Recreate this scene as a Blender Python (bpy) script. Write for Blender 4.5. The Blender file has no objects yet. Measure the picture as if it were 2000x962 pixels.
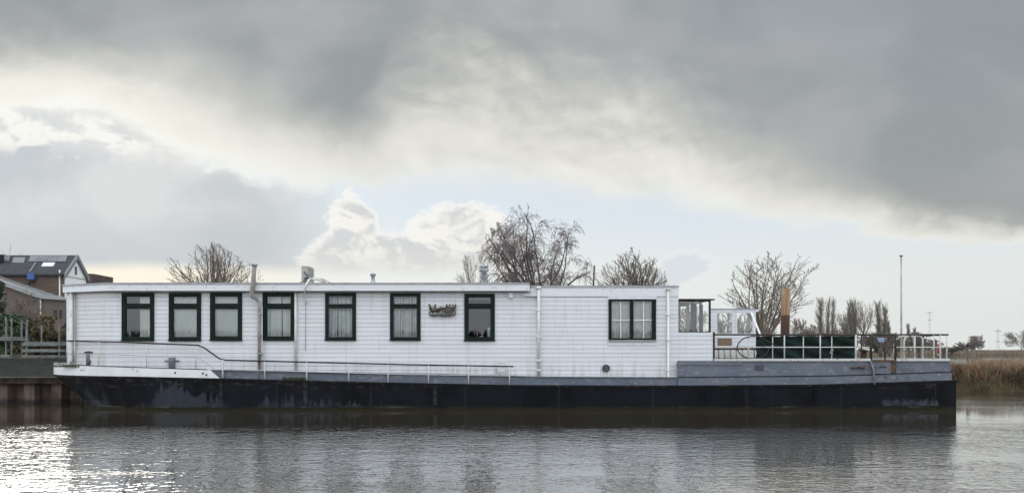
import bpy, math, random
import numpy as np
from mathutils import Vector, Matrix

# ------------------------------------------------------------------ camera
SC = bpy.context.scene
COL = SC.collection
F, HZ, CAMD, EYE = 1575.0, 690.0, 21.0, 1.467       # focal length and horizon in photo pixels, metres to the hull side, eye height
cam_d = bpy.data.cameras.new("camera"); cam = bpy.data.objects.new("camera", cam_d); COL.objects.link(cam)
cam.location = (0, -CAMD, EYE); cam.rotation_euler = (math.radians(90), 0, 0)
cam_d.sensor_width = 36.0; cam_d.lens = 36.0 * F / 2000.0
cam_d.shift_y = (HZ - 481.0) / 2000.0
cam_d.clip_start = 0.1; cam_d.clip_end = 9000
SC.camera = cam
SC.render.engine = 'CYCLES'
SC.view_settings.view_transform = 'Standard'; SC.view_settings.look = 'None'
SC.view_settings.exposure = 0.0; SC.view_settings.gamma = 1.0
SC.cycles.use_denoising = True
SC.cycles.max_bounces = 6; SC.cycles.diffuse_bounces = 2; SC.cycles.glossy_bounces = 3
SC.cycles.transmission_bounces = 4; SC.cycles.transparent_max_bounces = 12; SC.cycles.volume_bounces = 0
SC.cycles.caustics_reflective = False; SC.cycles.caustics_refractive = False
SC.cycles.sample_clamp_indirect = 4.0

def lin(r, g, b):
    f = lambda c: (c/255/12.92 if c/255 <= .04045 else ((c/255+.055)/1.055)**2.4)
    return (f(r), f(g), f(b), 1.0)

# ------------------------------------------------------------------ node expression helper
class G:
    def __init__(s, nt): s.nt = nt
    def node(s, t, **kw):
        n = s.nt.nodes.new(t)
        for k, v in kw.items(): setattr(n, k, v)
        return n
    def put(s, sock, v):
        if isinstance(v, E): s.nt.links.new(v.s, sock)
        elif isinstance(v, bpy.types.NodeSocket): s.nt.links.new(v, sock)
        else: sock.default_value = v
    def m(s, op, a, b=None, c=None, clamp=False):
        n = s.node('ShaderNodeMath', operation=op, use_clamp=clamp)
        s.put(n.inputs[0], a)
        if b is not None: s.put(n.inputs[1], b)
        if c is not None: s.put(n.inputs[2], c)
        return E(s, n.outputs[0])
    def step(s, a, b, x):                        # smoothstep
        n = s.node('ShaderNodeMapRange', interpolation_type='SMOOTHSTEP')
        s.put(n.inputs['Value'], x); s.put(n.inputs['From Min'], a); s.put(n.inputs['From Max'], b)
        return E(s, n.outputs[0])
    def lrp(s, a, b, x):
        n = s.node('ShaderNodeMapRange'); n.clamp = True
        s.put(n.inputs['Value'], x); s.put(n.inputs['From Min'], a); s.put(n.inputs['From Max'], b)
        return E(s, n.outputs[0])
    def mix(s, f, a, b, bt='MIX'):               # colours
        n = s.node('ShaderNodeMix', data_type='RGBA', blend_type=bt)
        n.clamp_factor = True
        s.put(n.inputs[0], f); s.put(n.inputs[6], a); s.put(n.inputs[7], b)
        return E(s, n.outputs[2])
    def vec(s, x, y, z=0.0):
        n = s.node('ShaderNodeCombineXYZ')
        for i, v in enumerate((x, y, z)): s.put(n.inputs[i], v)
        return E(s, n.outputs[0])
    def sep(s, v):
        n = s.node('ShaderNodeSeparateXYZ'); s.put(n.inputs[0], v)
        return [E(s, o) for o in n.outputs]
    def noise(s, v, scale=1.0, detail=4.0, rough=0.55, dist=0.0, color=False):
        n = s.node('ShaderNodeTexNoise'); s.put(n.inputs['Vector'], v)
        n.inputs['Scale'].default_value = scale; n.inputs['Detail'].default_value = detail
        n.inputs['Roughness'].default_value = rough; n.inputs['Distortion'].default_value = dist
        return E(s, n.outputs[1 if color else 0])
    def curve(s, x, pts):
        n = s.node('ShaderNodeFloatCurve'); s.put(n.inputs[1], x); n.inputs[0].default_value = 1.0
        cu = n.mapping.curves[0]
        while len(cu.points) < len(pts): cu.points.new(.5, .5)
        for p, (a, b) in zip(cu.points, sorted(pts)): p.location = (a, b); p.handle_type = 'AUTO'
        n.mapping.update()
        return E(s, n.outputs[0])
class E:
    def __init__(s, g, sock): s.g = g; s.s = sock
    def __add__(s, o): return s.g.m('ADD', s, o)
    __radd__ = __add__
    def __sub__(s, o): return s.g.m('SUBTRACT', s, o)
    def __rsub__(s, o): return s.g.m('SUBTRACT', o, s)
    def __mul__(s, o): return s.g.m('MULTIPLY', s, o)
    __rmul__ = __mul__
    def __truediv__(s, o): return s.g.m('DIVIDE', s, o)
    def clamp(s): return s.g.m('ADD', s, 0.0, clamp=True)

# ------------------------------------------------------------------ sky: Nishita sky behind procedural cloud layers laid out by direction
SUN_EL, SUN_AZ = math.radians(19.5), math.radians(-31)      # behind the cloud deck, up and to the left of the view (+Y)
world = bpy.data.worlds.new("World"); SC.world = world; world.use_nodes = True
nt = world.node_tree; nt.nodes.clear(); g = G(nt)
sky = g.node('ShaderNodeTexSky', sky_type='NISHITA'); sky.sun_disc = False
sky.sun_elevation = SUN_EL; sky.sun_rotation = SUN_AZ; sky.dust_density = 2.0
tc = g.node('ShaderNodeTexCoord')
dx, dy, dz = g.sep(tc.outputs['Generated'])
dyc = g.m('MAXIMUM', dy, 0.06)
X = 1.0 + 1.575 * (dx / dyc)
Y = 0.69 - 1.575 * (dz / dyc)
q = g.vec(X, Y * 1.5, 0.0)
n_big = g.noise(q, 2.6, 3.0, .5)
n_mid = g.noise(g.vec(X + 7.3, Y * 1.6, 1.7), 7.0, 6.0, .58, .3)
n_fine = g.noise(g.vec(X + 3.1, Y * 1.25, 4.2), 17.0, 7.0, .6, .4)
n_soft = g.noise(g.vec(X + 5.0, Y * 1.5, 9.0), 2.7, 3.5, .48, .2)
Xw = X + (n_mid - .5) * .09
Yw = Y + (n_big - .5) * .05 + (n_mid - .5) * .09
# clear sky
c_clear = g.mix(g.step(.36, .58, Y), lin(218, 230, 240), lin(236, 240, 238))
c_clear = g.mix(g.step(.75, .3, X) * g.step(.47, .54, Y), c_clear, lin(238, 234, 220))
c_clear = g.mix(g.step(1.3, 2.0, X) * .5, c_clear, lin(234, 238, 234))
nis = g.mix(1.0, sky.outputs[0], (.1, .1, .1, 1), 'MULTIPLY')
c_clear = g.mix(.05, c_clear, nis)
# grey cloud bank low on the left
bank_top = g.curve(X * .5, [(0, .20), (.05, .215), (.15, .26), (.2, .31), (.3, .36), (.35, .41), (.5, .50), (1, .6)])
n_lump0 = g.noise(g.vec(X + 2.0, Y * 1.3, 6.0), 5.5, 6.0, .58, .5)
sh = n_mid - g.noise(g.vec(X + 7.3 - .012, (Y + .016) * 1.6, 1.7), 7.0, 6.0, .58, .3)      # lit rims: billow minus billow a little lower
rim_puff = g.step(.50, .60, n_fine + sh * 2.0) * g.step(.34, .2, Y) * g.step(.33, .12, X)
a_bank = g.step(-.015, .03, Yw - bank_top + (n_fine - .5) * .11) * g.step(.535, .505, Y + (n_soft - .5) * .04) * g.step(.78, .48, Xw) 
c_bank = g.mix(g.step(.36, .64, n_soft * .6 + n_lump0 * .4), lin(200, 205, 209), lin(222, 224, 224))
c_bank = g.mix(g.step(.40, .50, Y) * .5, c_bank, lin(194, 199, 203))
c_bank = g.mix(g.step(.075, -.005, Yw - bank_top + (n_fine - .5) * .10) * g.step(.5, .2, X), c_bank, lin(244, 243, 236))
c_bank = g.mix(rim_puff * .8, c_bank, lin(245, 244, 240))
col = g.mix(a_bank, c_clear, c_bank)
# cumulus heads
def blob(cx, cy, rx, ry):
    a = (X - cx) / rx; b = (Y - cy) / ry
    return 1.0 - g.m('SQRT', a * a + b * b)
def smax(*v):
    r = v[0]
    for o in v[1:]: r = g.m('SMOOTH_MAX', r, o, .15)
    return r
hump = smax(blob(.69, .455, .055, .075), blob(.66, .50, .08, .06), blob(.90, .455, .09, .062), blob(.82, .50, .12, .05), blob(.96, .50, .09, .045), blob(.75, .50, .1, .05))
dens = hump + (n_mid - .5) * 1.0 + (n_fine - .5) * 1.3
a_cum = g.step(-.11, .13, dens) * g.step(.55, .51, Y)
lit = g.step(-.05, .06, sh + (n_fine - .5) * .12)
c_cum = g.mix(lit, lin(214, 216, 217), lin(247, 245, 238))
c_cum = g.mix(g.step(.35, .0, dens), c_cum, lin(251, 250, 244))
c_cum = g.mix(g.step(.47, .53, Y) * .7, c_cum, lin(228, 227, 222))
col = g.mix(a_cum, col, c_cum)
hump2 = smax(blob(1.335, .520, .06, .035), blob(1.30, .545, .08, .03))
d2 = hump2 + (n_mid - .5) * 1.4 + (n_fine - .5) * 1.4
c_c2 = g.mix(g.step(.5, .1, d2), lin(218, 224, 229), lin(240, 242, 240))
col = g.mix(g.step(-.15, .5, d2) * .75, col, c_c2)
hump3 = smax(blob(.03, .250, .13, .045), blob(.18, .262, .13, .050), blob(.26, .310, .06, .035), blob(.11, .235, .07, .03))
d3 = hump3 + (n_mid - .5) * 1.3 + (n_fine - .5) * 1.9
c_c3 = g.mix(g.step(-.06, .06, sh + (n_fine - .5) * .12), lin(222, 224, 224), lin(250, 249, 243))
col = g.mix(g.step(-.08, .22, d3) * g.step(.345, .26, Y + (n_fine - .5) * .10), col, c_c3)
# the dark deck with its glowing underside
cC = g.curve(X * .5, [(0, .235), (.075, .215), (.15, .275), (.21, .335), (.275, .36), (.325, .375), (.425, .375), (.5, .365), (.575, .395), (.65, .40), (.75, .432), (.85, .455), (1, .487)])
n_lump = g.noise(g.vec(X + 11.0, Y * 1.2, 2.0), 4.2, 5.0, .55, .6)
Xe = X + (n_lump - .5) * .16 + (n_mid - .5) * .10
cE = g.curve(Xe * .5, [(0, .075), (.075, .085), (.15, .10), (.21, .125), (.25, .16), (.30, .20), (.345, .225), (.365, .20), (.39, .11), (.43, .075), (.5, .085), (.575, .13), (.65, .18), (.7, .21), (.75, .255), (.8, .31), (.9, .385), (1, .43)])
Yd = Yw + (n_fine - .5) * .035
s = (cC - Yd + (n_lump - .5) * .05) / (cC - cE)
a_deck = g.step(-.10, .22, s)
c_lo = g.mix(g.curve(X * .5, [(0, 0), (.2, .02), (.3, .25), (.36, .6), (.5, .62), (.7, .45), (1, .6)]), lin(252, 251, 242), lin(228, 227, 221))
c_mid = g.mix(g.curve(X * .5, [(0, .1), (.15, .1), (.25, .5), (.4, .55), (.55, .55), (.7, .65), (1, 1)]), lin(232, 231, 221), lin(184, 185, 180))
c_dark = g.mix(g.step(.36, .66, n_soft), lin(152, 157, 160), lin(177, 180, 181))
c_dark = g.mix(g.step(.9, 1.8, X) * g.step(.25, .0, Y) * .6, c_dark, lin(142, 149, 158))
c_dark = g.mix(g.step(1.3, 1.8, X) * g.step(.28, .42, Y) * .6, c_dark, lin(160, 163, 161))
mott = ((n_mid - .5) * .5 + (n_lump - .5) * .75 + sh * .8) * g.step(.55, .85, X) * g.step(1.75, 1.25, X)
c_deck = g.mix(g.lrp(.05, .75, s + mott), c_lo, c_mid)
c_deck = g.mix(g.step(.35, 1.30, s + mott), c_deck, c_dark)
col = g.mix(a_deck, col, c_deck)
# everything off to the sides and behind the viewer: broken bright overcast
nb = g.noise(tc.outputs['Generated'], 2.2, 5.0, .55, .3)
c_back = g.mix(g.step(.35, .65, nb), (1.30, 1.40, 1.55, 1), (1.85, 1.92, 2.03, 1))
col = g.mix(g.step(.12, .5, dy), c_back, col)
col = g.mix(g.step(-.02, -.10, dz), col, (.10, .10, .09, 1))
bg = g.node('ShaderNodeBackground'); bg.inputs['Strength'].default_value = 0.1
g.put(bg.inputs['Color'], g.mix(1.0, col, (10, 10, 10, 1), 'MULTIPLY'))
out = g.node('ShaderNodeOutputWorld'); nt.links.new(bg.outputs[0], out.inputs[0])
world.cycles.sampling_method = 'MANUAL'; world.cycles.sample_map_resolution = 512

sun_d = bpy.data.lights.new("sun", 'SUN'); sun = bpy.data.objects.new("sun", sun_d); COL.objects.link(sun)
sun_d.energy = .75; sun_d.angle = math.radians(17); sun_d.color = (1.0, .95, .86)
sd = Vector((math.sin(SUN_AZ) * math.cos(SUN_EL), math.cos(SUN_AZ) * math.cos(SUN_EL), math.sin(SUN_EL)))
sun.rotation_euler = sd.to_track_quat('Z', 'Y').to_euler(); sun.location = sd * 50

# ------------------------------------------------------------------ building helpers
random.seed(7)
def WX(px, Y=0.0): return (px - 1000.0) * (CAMD + Y) / F          # metres from photo measurements at a known depth Y
def WZ(py, Y=0.0): return EYE + (HZ - py) * (CAMD + Y) / F
ORG = {}
def tag(o, label=None, cat=None, group=None, kind=None):
    if label: o["label"] = label
    if cat: o["category"] = cat
    if group: o["group"] = group
    if kind: o["kind"] = kind
    return o
def thing(name, loc, label, cat, group=None):
    o = bpy.data.objects.new(name, None); COL.objects.link(o); o.location = loc
    o.empty_display_size = .2; ORG[o.name] = Vector(loc)
    return tag(o, label, cat, group)
class MB:
    def __init__(s): s.v = []; s.f = []; s.sm = []
    def add(s, vs, fs, smooth=False):
        n = len(s.v); s.v += [tuple(p) for p in vs]; s.f += [tuple(i + n for i in f) for f in fs]; s.sm += [smooth] * len(fs); return s
    def box(s, x0, x1, y0, y1, z0, z1):
        if x0 > x1: x0, x1 = x1, x0
        if y0 > y1: y0, y1 = y1, y0
        if z0 > z1: z0, z1 = z1, z0
        return s.add([(x0,y0,z0),(x1,y0,z0),(x1,y1,z0),(x0,y1,z0),(x0,y0,z1),(x1,y0,z1),(x1,y1,z1),(x0,y1,z1)],
                     [(0,3,2,1),(4,5,6,7),(0,1,5,4),(1,2,6,5),(2,3,7,6),(3,0,4,7)])
    def ribbon(s, xs, zt, zb, y0, y1):                            # board whose top and bottom edges follow two lines
        n = len(xs); vs = []
        for x, a, b in zip(xs, zt, zb): vs += [(x,y0,b),(x,y0,a),(x,y1,a),(x,y1,b)]
        fs = []
        for i in range(n - 1):
            k = 4 * i
            for j in range(4): fs.append((k+j, k+4+j, k+4+(j+1)%4, k+(j+1)%4)[::-1])
        fs += [(0,1,2,3)[::-1], tuple(4*(n-1)+j for j in range(4))]
        return s.add(vs, fs)
    def prism(s, pts, y0, y1):                                    # XZ polygon (counter-clockwise seen from -Y) given thickness in Y
        n = len(pts)
        vs = [(x,y0,z) for x,z in pts] + [(x,y1,z) for x,z in pts]
        fs = [tuple(range(n)), tuple(range(2*n-1, n-1, -1))] + [(i, i+n, (i+1)%n+n, (i+1)%n)[::1] for i in range(n)]
        return s.add(vs, fs)
    def slab(s, pts, z0, z1):                                     # XY polygon given thickness in Z
        n = len(pts)
        vs = [(x,y,z0) for x,y in pts] + [(x,y,z1) for x,y in pts]
        fs = [tuple(range(n-1,-1,-1)), tuple(range(n, 2*n))] + [(i, (i+1)%n, (i+1)%n+n, i+n) for i in range(n)]
        return s.add(vs, fs)
    def tube(s, pts, rad, n=6, cap=True):
        pts = [Vector(p) for p in pts]; m = len(pts)
        if not hasattr(rad, '__len__'): rad = [rad] * m
        up = None; vs = []
        for i, p in enumerate(pts):
            t = (pts[min(i+1, m-1)] - pts[max(i-1, 0)])
            if t.length < 1e-9: t = Vector((0,0,1))
            t.normalize()
            if up is None: up = t.orthogonal().normalized()
            up = (up - t * up.dot(t))
            up = up.normalized() if up.length > 1e-6 else t.orthogonal().normalized()
            w = t.cross(up)
            for k in range(n):
                a = 2 * math.pi * k / n
                vs.append(p + (up * math.cos(a) + w * math.sin(a)) * rad[i])
        fs = [(i*n+k, i*n+(k+1)%n, (i+1)*n+(k+1)%n, (i+1)*n+k) for i in range(m-1) for k in range(n)]
        if cap: fs += [tuple(range(n-1,-1,-1)), tuple((m-1)*n+k for k in range(n))]
        return s.add(vs, fs, n > 4)
    def lathe(s, c, prof, n=16):                                  # (radius, z) profile about a vertical axis
        vs = []; m = len(prof)
        for r, z in prof:
            for k in range(n):
                a = 2*math.pi*k/n; vs.append((c[0]+r*math.cos(a), c[1]+r*math.sin(a), c[2]+z))
        fs = [(i*n+k, i*n+(k+1)%n, (i+1)*n+(k+1)%n, (i+1)*n+k) for i in range(m-1) for k in range(n)]
        fs += [tuple(range(n-1,-1,-1)), tuple((m-1)*n+k for k in range(n))]
        return s.add(vs, fs, True)
    def build(s, name, mat, parent=None):
        me = bpy.data.meshes.new(name)
        off = Vector((0,0,0))
        if parent is not None: off = ORG.get(parent.name, Vector((0,0,0)))
        me.from_pydata([(x-off.x, y-off.y, z-off.z) for x, y, z in s.v], [], s.f)
        me.polygons.foreach_set('use_smooth', s.sm)
        me.materials.append(mat); me.update()
        o = bpy.data.objects.new(name, me); COL.objects.link(o)
        if parent is not None: o.parent = parent
        ORG[o.name] = off
        return o

# ------------------------------------------------------------------ materials
def mat(name, colr, rough=.6, metal=0.0, bump=None, bdist=.01, spec=.5, bstr=1.0, coat=0.0):
    m = bpy.data.materials.new(name); m.use_nodes = True; t = m.node_tree; t.nodes.clear(); g = G(t)
    p = g.node('ShaderNodeBsdfPrincipled'); o = g.node('ShaderNodeOutputMaterial'); t.links.new(p.outputs[0], o.inputs[0])
    tcn = g.node('ShaderNodeTexCoord'); geo = g.node('ShaderNodeNewGeometry')
    g.P = geo.outputs['Position']; g.O = tcn.outputs['Object']
    c = colr(g) if callable(colr) else tuple(colr) + (1.0,) if len(colr) == 3 else colr
    g.put(p.inputs['Base Color'], c)
    r = rough(g) if callable(rough) else rough
    g.put(p.inputs['Roughness'], r); p.inputs['Metallic'].default_value = metal
    p.inputs['Specular IOR Level'].default_value = spec; p.inputs['Coat Weight'].default_value = coat
    if bump:
        b = g.node('ShaderNodeBump'); b.inputs['Distance'].default_value = bdist; b.inputs['Strength'].default_value = bstr
        g.put(b.inputs['Height'], bump(g)); t.links.new(b.outputs[0], p.inputs['Normal'])
    return m
def C(r, g_, b): return (r, g_, b, 1.0)
def vary(a, b, scale=3.0, detail=5.0, lo=.35, hi=.65, st=(1,1,1)):
    def f(g):
        x, y, z = g.sep(g.P)
        return g.mix(g.step(lo, hi, g.noise(g.vec(x*st[0], y*st[1], z*st[2]), scale, detail)), a, b)
    return f

PL = .1135                                             # height of one weatherboard
def siding_col(warm=0.0, base=C(.76,.78,.80)):
    def f(g):
        x, y, z = g.sep(g.P)
        k = z / PL
        fr = g.m('FRACT', k); row = g.m('FLOOR', k)
        line = g.step(.10, .0, fr)                     # open joint under each board
        nl = g.noise(g.vec(x * .55, row * 3.7, 0.0), 1.3, 3.0, .6)
        nf = g.noise(g.vec(x * 2.5, row * 9.1, 4.0), 3.0, 3.0, .6)
        joint = line * g.lrp(.36, .62, nl * .6 + nf * .4)
        # butt joints: offset per row
        bj = g.m('FRACT', (x + g.m('MULTIPLY', g.m('SINE', row * 12.9898), 91.7)) / 3.3)
        butt = g.step(.0035, .001, bj) * .5
        tone = g.noise(g.vec(x * .5, row * 5.3, 2.0), 1.0, 2.0)
        c = g.mix(g.lrp(.3, .7, tone), base, C(base[0]*.90, base[1]*.91, base[2]*.92))
        st = g.noise(g.vec(x * 9.0, y * 9.0, z * .7), 1.0, 5.0, .6)       # run-off stains
        c = g.mix(g.step(.50, .76, st) * .42, c, C(.50,.49,.45))
        c = g.mix(g.step(1.35, .85, z + (nf - .5) * .7) * g.step(.42,.62,st) * .45, c, C(.42,.42,.36))
        big = g.noise(g.vec(x*.6, y, z*1.3 + 3.0), 1.2, 4.0, .6)
        c = g.mix(g.step(.5, .8, big) * (.25 + warm), c, C(.58,.57,.50))
        sp = g.noise(g.vec(x*14.0, y*5.0, z*14.0), 1.0, 3.0, .6)
        c = g.mix(g.step(.66, .74, sp) * .35, c, C(.36,.35,.31))
        c = g.mix(joint * .7, c, C(.17,.175,.18))
        c = g.mix(butt, c, C(.28,.28,.28))
        return c
    return f
def siding_bump(g):
    x, y, z = g.sep(g.P)
    fr = g.m('FRACT', z / PL)
    return g.step(.0, .12, fr) * 1.0 - fr * .25 + g.noise(g.vec(x*3, y, z*18), 1.0, 4.0) * .25
M = {}
M['siding'] = mat('white_weatherboard', siding_col(), .45, bump=siding_bump, bdist=.006)
M['siding_grimy'] = mat('white_weatherboard_grimy', siding_col(.22, C(.73,.735,.73)), .5, bump=siding_bump, bdist=.006)
M['white'] = mat('white_paint', vary(C(.80,.81,.82), C(.68,.68,.66), 2.0, 5, .4, .75), .4)
M['white_trim'] = mat('white_trim_paint', lambda g: g.mix(g.step(.55,.75,g.noise(g.P, 9.0, 6.0)), C(.74,.76,.78), C(.55,.55,.52)), .45)
M['white_steel'] = mat('white_bulwark_paint', lambda g: g.mix(g.step(.60,.68,g.noise(g.P, 3.2, 7.0, .65)) * .7, g.mix(g.step(.4,.7,g.noise(g.P,1.1,4.0)), C(.78,.80,.81), C(.62,.64,.63)), C(.30,.25,.18)), .4, bump=lambda g: g.noise(g.P, 2.2, 3.0), bdist=.03)
M['green'] = mat('dark_green_frame_paint', vary(C(.004,.011,.008), C(.007,.017,.012), 6), .5, spec=.12)
M['dark_edge'] = mat('dark_rail_paint', vary(C(.018,.020,.022), C(.05,.045,.04), 5), .6, spec=.2)
M['pole_white'] = mat('chipped_white_rail_paint', lambda g: g.mix(g.step(.58,.66,g.noise(g.P, 14.0, 5.0, .6)), C(.58,.59,.57), C(.26,.20,.14)), .6, spec=.2)
M['pipe_grey'] = mat('weathered_grey_pipe', vary(C(.22,.20,.18), C(.42,.40,.37), 4, 5, .35, .65, (1,1,.5)), .5)
M['pvc'] = mat('off_white_pipe', lambda g: g.mix(g.step(.5,.75,g.noise(g.P, 5.0, 5.0)), C(.66,.66,.62), C(.40,.38,.33)), .4)
M['zinc'] = mat('zinc_flue', vary(C(.38,.40,.42), C(.22,.23,.24), 8), .35, metal=.6)
M['roof_felt'] = mat('grey_roof_felt', vary(C(.16,.16,.16), C(.25,.25,.24), 2), .8)
M['roof_edge'] = mat('grey_roof_edge', vary(C(.30,.31,.33), C(.42,.42,.43), 4), .5)
def hull_col(g):
    x, y, z = g.sep(g.P)
    c = g.mix(g.step(.35,.7,g.noise(g.vec(x*1.0, y, z*2.2), 1.6, 6.0, .6)), C(.0016,.0021,.0032), C(.0050,.0064,.0098))
    pan = g.noise(g.vec(x*.42, 0.0, 0.0), 1.0, 1.0)                                   # repainted panels differ in tone
    c = g.mix(g.step(.47,.5,pan) * .45, c, C(.009,.011,.016))
    hi = g.noise(g.vec(x*9.0, 1.0, z*.55), 1.0, 3.0, .6)                               # drip edge of the worn band
    lo = g.noise(g.vec(x*.75, 5.0, 0.0), 1.0, 2.0, .5)
    edge = .10 + (lo - .47) * 2.0 * g.step(-2.0, -8.0, x) + .30 * g.step(-9.5,-9.2,x) * g.step(-7.9,-8.0,x) + (hi - .5) * 1.15 * g.step(.42,.55,lo)
    worn = g.step(.05, -.03, z - edge) * g.step(.05,.09, z + (g.noise(g.vec(x*4, 0.0, 0.0), 1.0, 4.0)-.5)*.08)
    worn = worn * g.step(-1.0, -4.0, x)
    c = g.mix(worn * g.m('MAXIMUM', g.lrp(.35,.6,g.noise(g.P, 2.3, 5.0)), g.step(-9.5,-9.2,x) * g.step(-7.9,-8.0,x)) * .85, c, g.mix(g.noise(g.P, 6.0, 4.0), C(.050,.057,.070), C(.022,.026,.034)))
    ix = g.step(9.62, 9.66, x) * g.step(11.12, 11.08, x) * g.step(.10,.12,z) * g.step(.02,-.06, z - .27 - (g.noise(g.vec(x*13, 0.0, z*.8), 1.0, 2.0) - .5)*.42)
    c = g.mix(ix * g.lrp(.3,.6,g.noise(g.P, 5.0, 5.0)) * .9, c, C(.055,.063,.078))
    strk = g.noise(g.vec(x*7.0, 3.0, z*.35), 1.0, 4.0, .6)
    c = g.mix(g.step(.58,.75,strk)*.5, c, C(.030,.030,.032))
    rust = g.noise(g.vec(x*2.4, 8.0, z*6.0), 1.6, 6.0, .7)
    c = g.mix(g.step(.54,.62,rust) * g.step(.50,.68,z) * .7, c, C(.075,.050,.038))
    spot = g.noise(g.P, 11.0, 4.0, .6)
    c = g.mix(g.step(.66,.72,spot) * .5, c, C(.06,.042,.03))
    alg = g.step(.11,.03, z + (g.noise(g.vec(x*1.3, 0.0, 0.0), 1.0, 6.0, .65) - .5) * .26)
    scum = g.step(.03, .015, g.m('ABSOLUTE', z - .075 + (g.noise(g.vec(x*1.7, 4.0, 0.0), 1.0, 5.0) - .5) * .10)) * g.step(.50,.62,g.noise(g.vec(x*.8, 2.0, 0.0), 1.0, 5.0, .6))
    c = g.mix(scum * .6, c, C(.11,.10,.07))
    pl = g.m('FRACT', x / 2.45)
    c = g.mix(g.step(.012, .004, g.m('ABSOLUTE', pl - .5)) * .5, c, C(.030,.030,.034))
    return g.mix(alg * .85, c, C(.020,.018,.008))
M['hull'] = mat('black_hull_paint', hull_col, lambda g: g.lrp(.3,.7,g.noise(g.P,4.0,4.0)) * .3 + .38, bump=lambda g: g.noise(g.P, 1.3, 5.0), bdist=.04, spec=.09)
M['gunwale'] = mat('black_rusty_gunwale', lambda g: g.mix(g.step(.55,.66,g.noise(g.P, 7.0, 6.0,.65)), C(.005,.005,.006), C(.05,.036,.026)), .7, spec=.15, bump=lambda g: g.noise(g.P, 9.0, 5.0), bdist=.02)
def grey_col(g):
    x, y, z = g.sep(g.P)
    c = g.mix(g.step(.35,.65,g.noise(g.vec(x*.6, y, z*1.4), 1.5, 5.0)), C(.092,.116,.152), C(.128,.150,.185))
    c = g.mix(g.step(.55,.8,g.noise(g.vec(x*9, y, z*.8), 1.0, 5.0)) * .6, c, C(.13,.13,.13))
    ch = g.noise(g.vec(x*1.6, y, z*3.2), 3.2, 7.0, .68)
    c = g.mix(g.step(.605,.625,ch), c, C(.035,.028,.024))
    c = g.mix(g.step(.575,.605,ch)*.5, c, C(.32,.33,.34))
    near = g.step(1.0, .2, g.m('ABSOLUTE', x - 9.75))
    c = g.mix(g.step(.50,.60,g.noise(g.vec(x*2.2, y, z*2.6), 2.4, 7.0, .7)) * near * .8, c, C(.060,.045,.036))
    r = g.noise(g.vec(x*5.0, 3.0, z*.5), 1.2, 4.0, .6)
    return g.mix(g.step(.56,.70,r) * g.step(3.0,8.0,x) * .6, c, C(.13,.085,.055))
M['grey'] = mat('grey_blue_steel_paint', grey_col, .45, bump=lambda g: g.noise(g.P, 2.0, 4.0), bdist=.025)
M['grey_plain'] = mat('grey_fitting_paint', vary(C(.13,.145,.17), C(.22,.235,.26), 6), .45)
M['rust'] = mat('rusty_steel', lambda g: g.mix(g.step(.4,.65,g.noise(g.P, 12.0, 6.0,.65)), C(.05,.035,.028), C(.14,.075,.04)), .8)
M['black'] = mat('black_rubber', C(.012,.012,.013), .5)
M['deck'] = mat('worn_deck', vary(C(.11,.11,.10), C(.19,.17,.15), 3), .8)
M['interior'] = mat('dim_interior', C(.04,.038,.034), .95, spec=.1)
M['curtain'] = mat('net_curtain', vary(C(.80,.82,.80), C(.88,.88,.86), 3), .9, spec=.1)
M['curtain_grey'] = mat('grey_net_curtain', vary(C(.64,.67,.65), C(.76,.78,.75), 3), .9, spec=.1)
M['blind'] = mat('white_blind', vary(C(.84,.85,.82), C(.78,.80,.78), 4), .9, spec=.1)
def glass(name, tint=(.97,.99,.98,1), gain=1.3):
    m = bpy.data.materials.new(name); m.use_nodes = True; t = m.node_tree; t.nodes.clear(); g = G(t)
    fr = g.node('ShaderNodeFresnel'); fr.inputs['IOR'].default_value = 1.5
    a = g.node('ShaderNodeBsdfTransparent'); a.inputs[0].default_value = tint
    b = g.node('ShaderNodeBsdfGlossy'); b.inputs['Roughness'].default_value = .015
    mx = g.node('ShaderNodeMixShader'); g.put(mx.inputs[0], g.m('MULTIPLY', E(g, fr.outputs[0]), gain, clamp=True))
    t.links.new(a.outputs[0], mx.inputs[1]); t.links.new(b.outputs[0], mx.inputs[2])
    o = g.node('ShaderNodeOutputMaterial'); t.links.new(mx.outputs[0], o.inputs[0]); return m
M['glass'] = glass('window_glass')

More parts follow.
